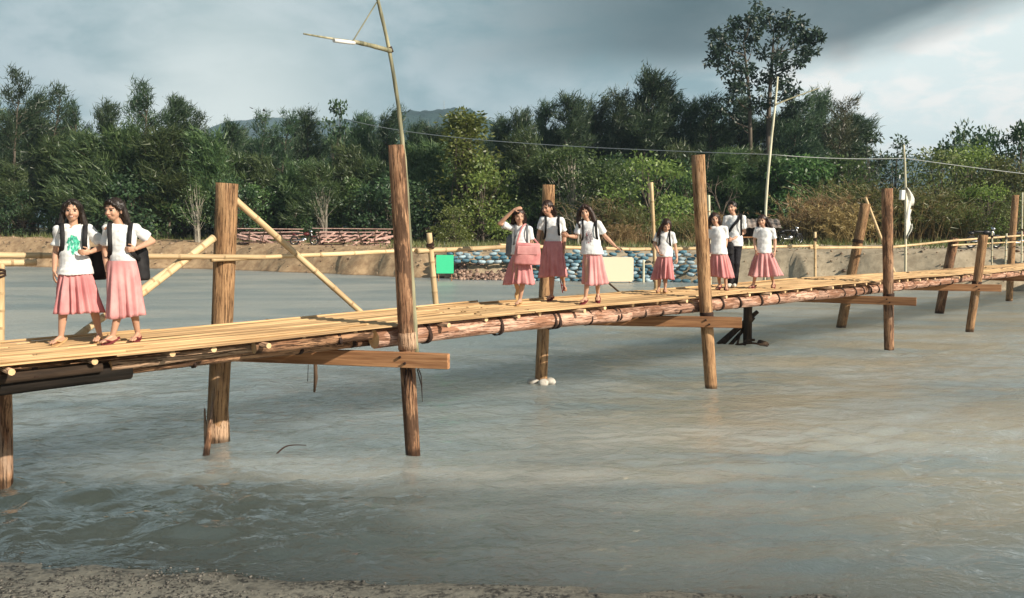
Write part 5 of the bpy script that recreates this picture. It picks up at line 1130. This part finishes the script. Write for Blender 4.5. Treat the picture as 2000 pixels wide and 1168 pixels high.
# loose rubble under the left end of the sandbags, pebbles on both shores (stuff)
def stones(name, pos, size, mats, label, seed=0):
    base = np.array([(0, 0, 1), (.89, 0, .45), (.28, .85, .45), (-.72, .53, .45), (-.72, -.53, .45), (.28, -.85, .45), (.72, .53, -.45), (-.28, .85, -.45), (-.89, 0, -.45), (-.28, -.85, -.45), (.72, -.53, -.45), (0, 0, -1)])
    fc = np.array([(0, 1, 2), (0, 2, 3), (0, 3, 4), (0, 4, 5), (0, 5, 1), (1, 6, 2), (2, 7, 3), (3, 8, 4), (4, 9, 5), (5, 10, 1), (2, 6, 7), (3, 7, 8), (4, 8, 9), (5, 9, 10), (1, 10, 6), (11, 7, 6), (11, 8, 7), (11, 9, 8), (11, 10, 9), (11, 6, 10)])
    R = np.random.default_rng(seed); n = len(pos); sc = size[:, None]*R.uniform(.55, 1.25, (n, 3))*np.array([1, 1, .65]); a = R.uniform(0, 6.28, n)
    b_ = base[None]*sc[:, None]*R.uniform(.85, 1.15, (n, 12, 1)); x = b_[..., 0]*np.cos(a)[:, None]-b_[..., 1]*np.sin(a)[:, None]; y = b_[..., 0]*np.sin(a)[:, None]+b_[..., 1]*np.cos(a)[:, None]
    v = (np.stack([x, y, b_[..., 2]], -1)+pos[:, None]).reshape(-1, 3); f = (fc[None]+12*np.arange(n)[:, None, None]).reshape(-1, 3); me = mesh(name, v, f, mats)
    return obj(name, me, label=label, cat=name.replace('_', ' '), kind='stuff')
m = leafmat('stone_mix', (.012, .012, .011), (.17, .16, .135), 0.0, .0); M['stone'] = m; M['stone_brown'] = leafmat('rubble_mix', (.10, .06, .04), (.42, .30, .2), 0, 0)
R = np.random.default_rng(3)
n = 520; px = R.uniform(880, 1010, n); Y = R.uniform(44.4, 46.4, n); X = (px-1000)/F*Y; Y = far_bank(X)-.6+R.random(n)*1.5; Zs = np.clip((Y-far_bank(X)+.6)*.55, .02, .75)
stones('rubble', np.stack([X, Y, Zs], 1), R.uniform(.05, .17, n), ['stone_brown'], 'brown rubble below the left end of the sandbags')
n = 14000; X = R.uniform(-4.6, 3.4, n); Y = R.uniform(5.2, 7.4, n); e = near_bank(X)-Y; kd = fbm(X*1.3, Y*2.2, 44); keep = (e > -.12+.2*R.random(n)) & ((kd > .47) | (R.random(n) < .10) | (e > .45)); X, Y = X[keep], Y[keep]
stones('gravel', np.stack([X, Y, ground_z(X, Y)+.002], 1), np.clip(R.lognormal(-4.95, .45, len(X)), .004, .022), ['stone'], 'dark and pale pebbles on the wet near shore', 4)
n = 1500; X = R.uniform(-40, 26, n); Y = far_bank(X)+R.uniform(-.2, 3.5, n); stones('bank_stones', np.stack([X, Y, ground_z(X, Y)], 1), np.clip(R.lognormal(-3.1, .6, n), .02, .22), ['stone_brown'], 'scattered stones and clods on the far bank', 5)
# painted boards standing at the water's edge
M['mint'] = plain('mint_paint', (.065, .66, .32), .55); M['cream'] = plain('cream_paint', (.86, .72, .52), .55)
def board(name, px0, px1, py0, py1, Y, mat, label, bev):
    a, b_ = ony(px0, py0, Y), ony(px1, py1, Y); c = (a+b_)/2; W, Hh = abs(b_.x-a.x), abs(a.z-b_.z)
    o_ = empty(name, (c.x, c.y, float(ground_z(c.x, c.y)) if False else b_.z), label=label, cat='board')
    bm = bmesh.new(); bmesh.ops.create_cube(bm, size=1)
    for q in bm.verts: q.co = Vector((q.co.x*W, q.co.y*.05, q.co.z*Hh+Hh/2))
    bmesh.ops.bevel(bm, geom=[e for e in bm.edges if abs(e.verts[0].co.y-e.verts[1].co.y) > .01], offset=bev, segments=4, affect='EDGES'); me = bpy.data.meshes.new('panel'); bm.to_mesh(me); bm.free(); me.materials.append(M[mat]); obj('panel', me, o_)
    for sx in (-.38, .38): obj('leg', box_mesh(.05, .05, Hh+.9, 'timber', .005, 0, (0, 0, 0)), o_, (W*sx, .056, Hh/2-.5))
board('sign_board', 852, 886, 498, 534, 44.2, 'mint', 'plain mint green square board at the water edge', .015); board('sign_board', 1175, 1237, 502, 550, 42.8, 'cream', 'large plain cream board below the sandbags', .06)
a = ony(1257, 541, 43.2); c = ony(1257, 508, 43.2); pole('stake', a-Vector((0, 0, .6)), c, .06, .055, None, 'pale_bamboo', seg=8, label='pale stake standing before the sandbags right of the cream board', cat='stake')
for i, (q0, q1, r, lb) in enumerate((((846, 543), (1110, 546), .1, 'long dark log lying along the far waterline'), ((880, 540), (1060, 541), .07, 'pale pole floating behind the long dark log'))):
    a, c = onz(*q0), onz(*q1); pole('log', a+Vector((0, 0, .05)), c+Vector((0, 0, .05)), r, r*.8, None, ('dark_log', 'log_pale')[i], seg=9, wob=.05, label=lb, cat='log')
# stacked sawn timber with slanting boards
M['pink_board'] = noisy('pink_sawn_board', (.45, .26, .21), (.74, .52, .45), (9, 9, 1.5), 4, .8, .3, None, .25, .2)
def stack(px0, px1, Y, lab, flip):
    a, b_ = gpt(px0, Y), gpt(px1, Y); c = (a+b_)/2; W = (b_-a).length; o_ = empty('timber_stack', (c.x, c.y, c.z-.02), label=lab, cat='timber stack', group='timber stacks on the left bank')
    for lay in range(5):
        for j in range(3):
            L = W*random.uniform(.9, 1.0); obj('board', box_mesh(L, .16, .07, 'pink_board', .008), o_, (random.uniform(-.1, .1), .4*j, .06+lay*.21), (random.uniform(-.02, .02), random.uniform(-.03, .03), random.uniform(-.03, .03)))
        if lay < 4:
            for j in range(4): obj('spacer', box_mesh(.1, 1.2, .1, 'dark_log', .005), o_, ((j-1.5)*W*.28, .4, .165+lay*.21))
    nb = int(W/.62)
    for j in range(nb):
        x = -W/2+.35+j*.62; L = 1.65; obj('leaning_board', box_mesh(L*random.uniform(.7, 1.15), .05, random.uniform(.07, .15), 'pink_board', .006), o_, (x, -.28-.05*(j % 2), .55), (.15, (-.42 if flip else .3)+random.uniform(-.25, .25), random.uniform(-.12, .12)))
    for j in range(nb//2):
        x = -W/2+.6+j*1.25; obj('prop', box_mesh(.06, .05, 1.1, 'dark_log', .005), o_, (x+random.uniform(-.3, .3), -.42, .52), (.1, random.uniform(-.5, .6), 0))
    obj('board', box_mesh(W*1.02, .5, .05, 'pink_board', .005), o_, (0, .2, 1.14), (0, .01, 0))
stack(465, 588, 58.5, 'timber stack left of the other behind the diagonal brace', False); stack(612, 765, 57.0, 'timber stack with slanting boards just left of the lamp pole post', True)
# motorcycles
M['rubber'] = plain('black_rubber', (.012, .012, .012), .7); M['moto_red'] = plain('red_paint', (.10, .015, .015), .4, .4); M['moto_blue'] = plain('dark_paint', (.012, .013, .016), .4, .4); M['chrome'] = plain('chrome', (.6, .6, .6), .25, .5, 1.0); M['vinyl'] = plain('black_vinyl', (.015, .015, .015), .5)
def torus(R_, r, n=22, m_=8):
    v = []; f = []
    for i in range(n):
        a = 6.2832*i/n
        for j in range(m_): b_ = 6.2832*j/m_; v.append(((R_+r*math.cos(b_))*math.cos(a), r*math.sin(b_), (R_+r*math.cos(b_))*math.sin(a)))
    for i in range(n):
        for j in range(m_): f.append((i*m_+j, i*m_+(j+1) % m_, ((i+1) % n)*m_+(j+1) % m_, ((i+1) % n)*m_+j))
    return v, f
def motorcycle(px, Y, rz, paint, lab):
    g_ = gpt(px, Y); o_ = empty('motorcycle', g_, rz, label=lab, cat='motorcycle', group='parked motorcycles')
    for x in (-.62, .62):
        v, f = torus(.25, .05); w_ = obj('wheel', mesh('tyre', v, f, ['rubber']), o_, (x, 0, .29)); v, f = torus(.205, .012, 18, 5); obj('rim', mesh('rim', v, f, ['chrome']), w_)
        for k in range(6): a = 1.047*k; obj('spoke', path_tube([(0, 0, 0), (.2*math.cos(a), 0, .2*math.sin(a))], .006, 4, 'chrome'), w_)
    obj('frame', path_tube(smooth_path([(-.62, 0, .29), (-.2, 0, .42), (.1, 0, .35), (.3, 0, .6), (.38, 0, .85)], 14), .035, 7, 'rubber'), o_)
    obj('fork', path_tube([(.62, 0, .29), (.36, 0, .98)], .03, 7, 'chrome'), o_)
    for nm, c, r, mt in (('engine', (.0, 0, .38), (.18, .11, .13), 'chrome'), ('fuel_tank', (.12, 0, .73), (.22, .12, .11), paint), ('seat', (-.3, 0, .76), (.34, .12, .06), 'vinyl'), ('tail', (-.62, 0, .7), (.16, .09, .07), paint), ('headlight', (.45, 0, .88), (.09, .09, .09), 'chrome'), ('fender', (.62, 0, .58), (.2, .06, .04), paint), ('exhaust', (-.35, -.13, .32), (.35, .045, .045), 'chrome')):
        s = Soup(); s.ell(c, r, None, 12, 8); obj(nm, mesh(nm, s.v, s.f, [mt]), o_)
    obj('handlebar', path_tube(smooth_path([(.28, -.34, 1.05), (.36, -.15, 1.02), (.36, .15, 1.02), (.28, .34, 1.05)], 10), .016, 6, 'rubber'), o_)
    for sy in (-1, 1): obj('mirror', path_tube([(.32, sy*.26, 1.04), (.32, sy*.3, 1.2), (.33, sy*.36, 1.24)], [.008, .008, .05], 7, 'rubber'), o_)
motorcycle(594, 56.5, .25, 'moto_red', 'dark red motorcycle parked between the timber stacks'); motorcycle(1545, 47, .5, 'moto_blue', 'dark motorcycle parked right of the shed'); motorcycle(1922, 40.3, .1, 'moto_blue', 'motorcycle parked side on behind the leaning near post at right'); motorcycle(1995, 40.0, .3, 'moto_red', 'motorcycle at the right edge behind the last far post')
# small open shed with a rusty sloping roof
M['tin'] = noisy('weathered_tin', (.20, .15, .12), (.42, .36, .31), (3, 3, 3), 5, .7, .3, None, 0, .3)
g_ = gpt(1475, 50); sh = empty('shed', g_, -.15, label='small open shed with grey sloping tin roof behind the far group', cat='shed')
for x in (-1.05, 1.05):
    for y in (-.8, .8): obj('post', box_mesh(.09, .09, 1.0, 'dark_log', .008), sh, (x, y, .5))
for sy in (-1, 1):
    v = []; f = []; nx = 48
    for i in range(nx+1):
        for t in (0, 1): v.append((-1.3+2.6*i/nx, sy*t*1.05, 1.45-.5*t+.025*math.sin(i*1.3)))
    for i in range(nx): f.append((2*i, 2*i+2, 2*i+3, 2*i+1))
    ro = obj('roof_sheet', mesh('roof', v, f, ['tin']), sh, (0, sy*.002, 0)); md = ro.modifiers.new('s', 'SOLIDIFY'); md.thickness = .015
obj('bench', box_mesh(1.9, .5, .08, 'timber', .01), sh, (0, -.5, .42)); obj('back_wall', box_mesh(2.05, .05, .9, 'dark_log', .01), sh, (0, .72, .46))
for x in (-.8, .8): obj('bench_leg', box_mesh(.07, .4, .37, 'timber', .006), sh, (x, -.5, .19))
# shaded rail fence under the trees at the left edge
g_ = gpt(20, 67); fe = empty('fence', g_, .02, label='dark low rail fence under the trees at the left edge', cat='fence')
for i in range(6): obj('post', tube_mesh(1.25, .06, .05, 8, 2, mat='dark_log', seed=i), fe, (-2.6+i*.95, 0, -.1))
for z in (.72, 1.08): pole('rail', g_+Vector((-3, -.07, z)), g_+Vector((2.6, -.07, z+.03)), .045, .04, fe, 'dark_log', seg=7)
# ---------------------------------------------------------------- things in the river
dw = empty('driftwood', onz(1450, 668), label='dark tangle of driftwood caught on the short far post', cat='driftwood')
for k, (q0, z0, q1, z1, r0, r1) in enumerate((((1404, 671), -.05, (1478, 668), .72, .085, .05), ((1425, 671), -.05, (1472, 666), .55, .05, .03), ((1440, 672), 0, (1452, 668), .38, .03, .015), ((1446, 660), .32, (1470, 672), -.05, .03, .02), ((1452, 674), -.02, (1474, 674), .12, .05, .03), ((1436, 674), 0, (1500, 676), .0, .03, .02))):
    a = onz(*q0)+Vector((0, 0, z0)); c = onz(*q1)+Vector((0, 0, z1)); mid = (a+c)/2+Vector((random.uniform(-.06, .06), 0, .06)); obj('branch', path_tube([rel(p, dw) for p in smooth_path([a, mid, c], 8)], [r0+(r1-r0)*i/8 for i in range(9)], 7, 'dark_log'), dw)
a = onz(1490, 673); obj('drift_block', box_mesh(.24, .14, .14, 'dark_log', .02, .02), None, a+Vector((0, 0, .02)), (.2, .3, .4), label='dark wooden chunk floating right of the driftwood', cat='wood chunk')
st = [onz(540, 885)-Vector((0, 0, .01)), onz(556, 881)+Vector((0, 0, .05)), onz(574, 877)+Vector((0, 0, .05)), onz(598, 868)+Vector((0, 0, -.01))]
obj('floating_stick', path_tube([p-st[0] for p in smooth_path(st, 12)], [.011-.0005*i for i in range(13)], 6, 'lashing'), None, st[0], label='thin bent stick poking from the water right of the thick post', cat='stick')
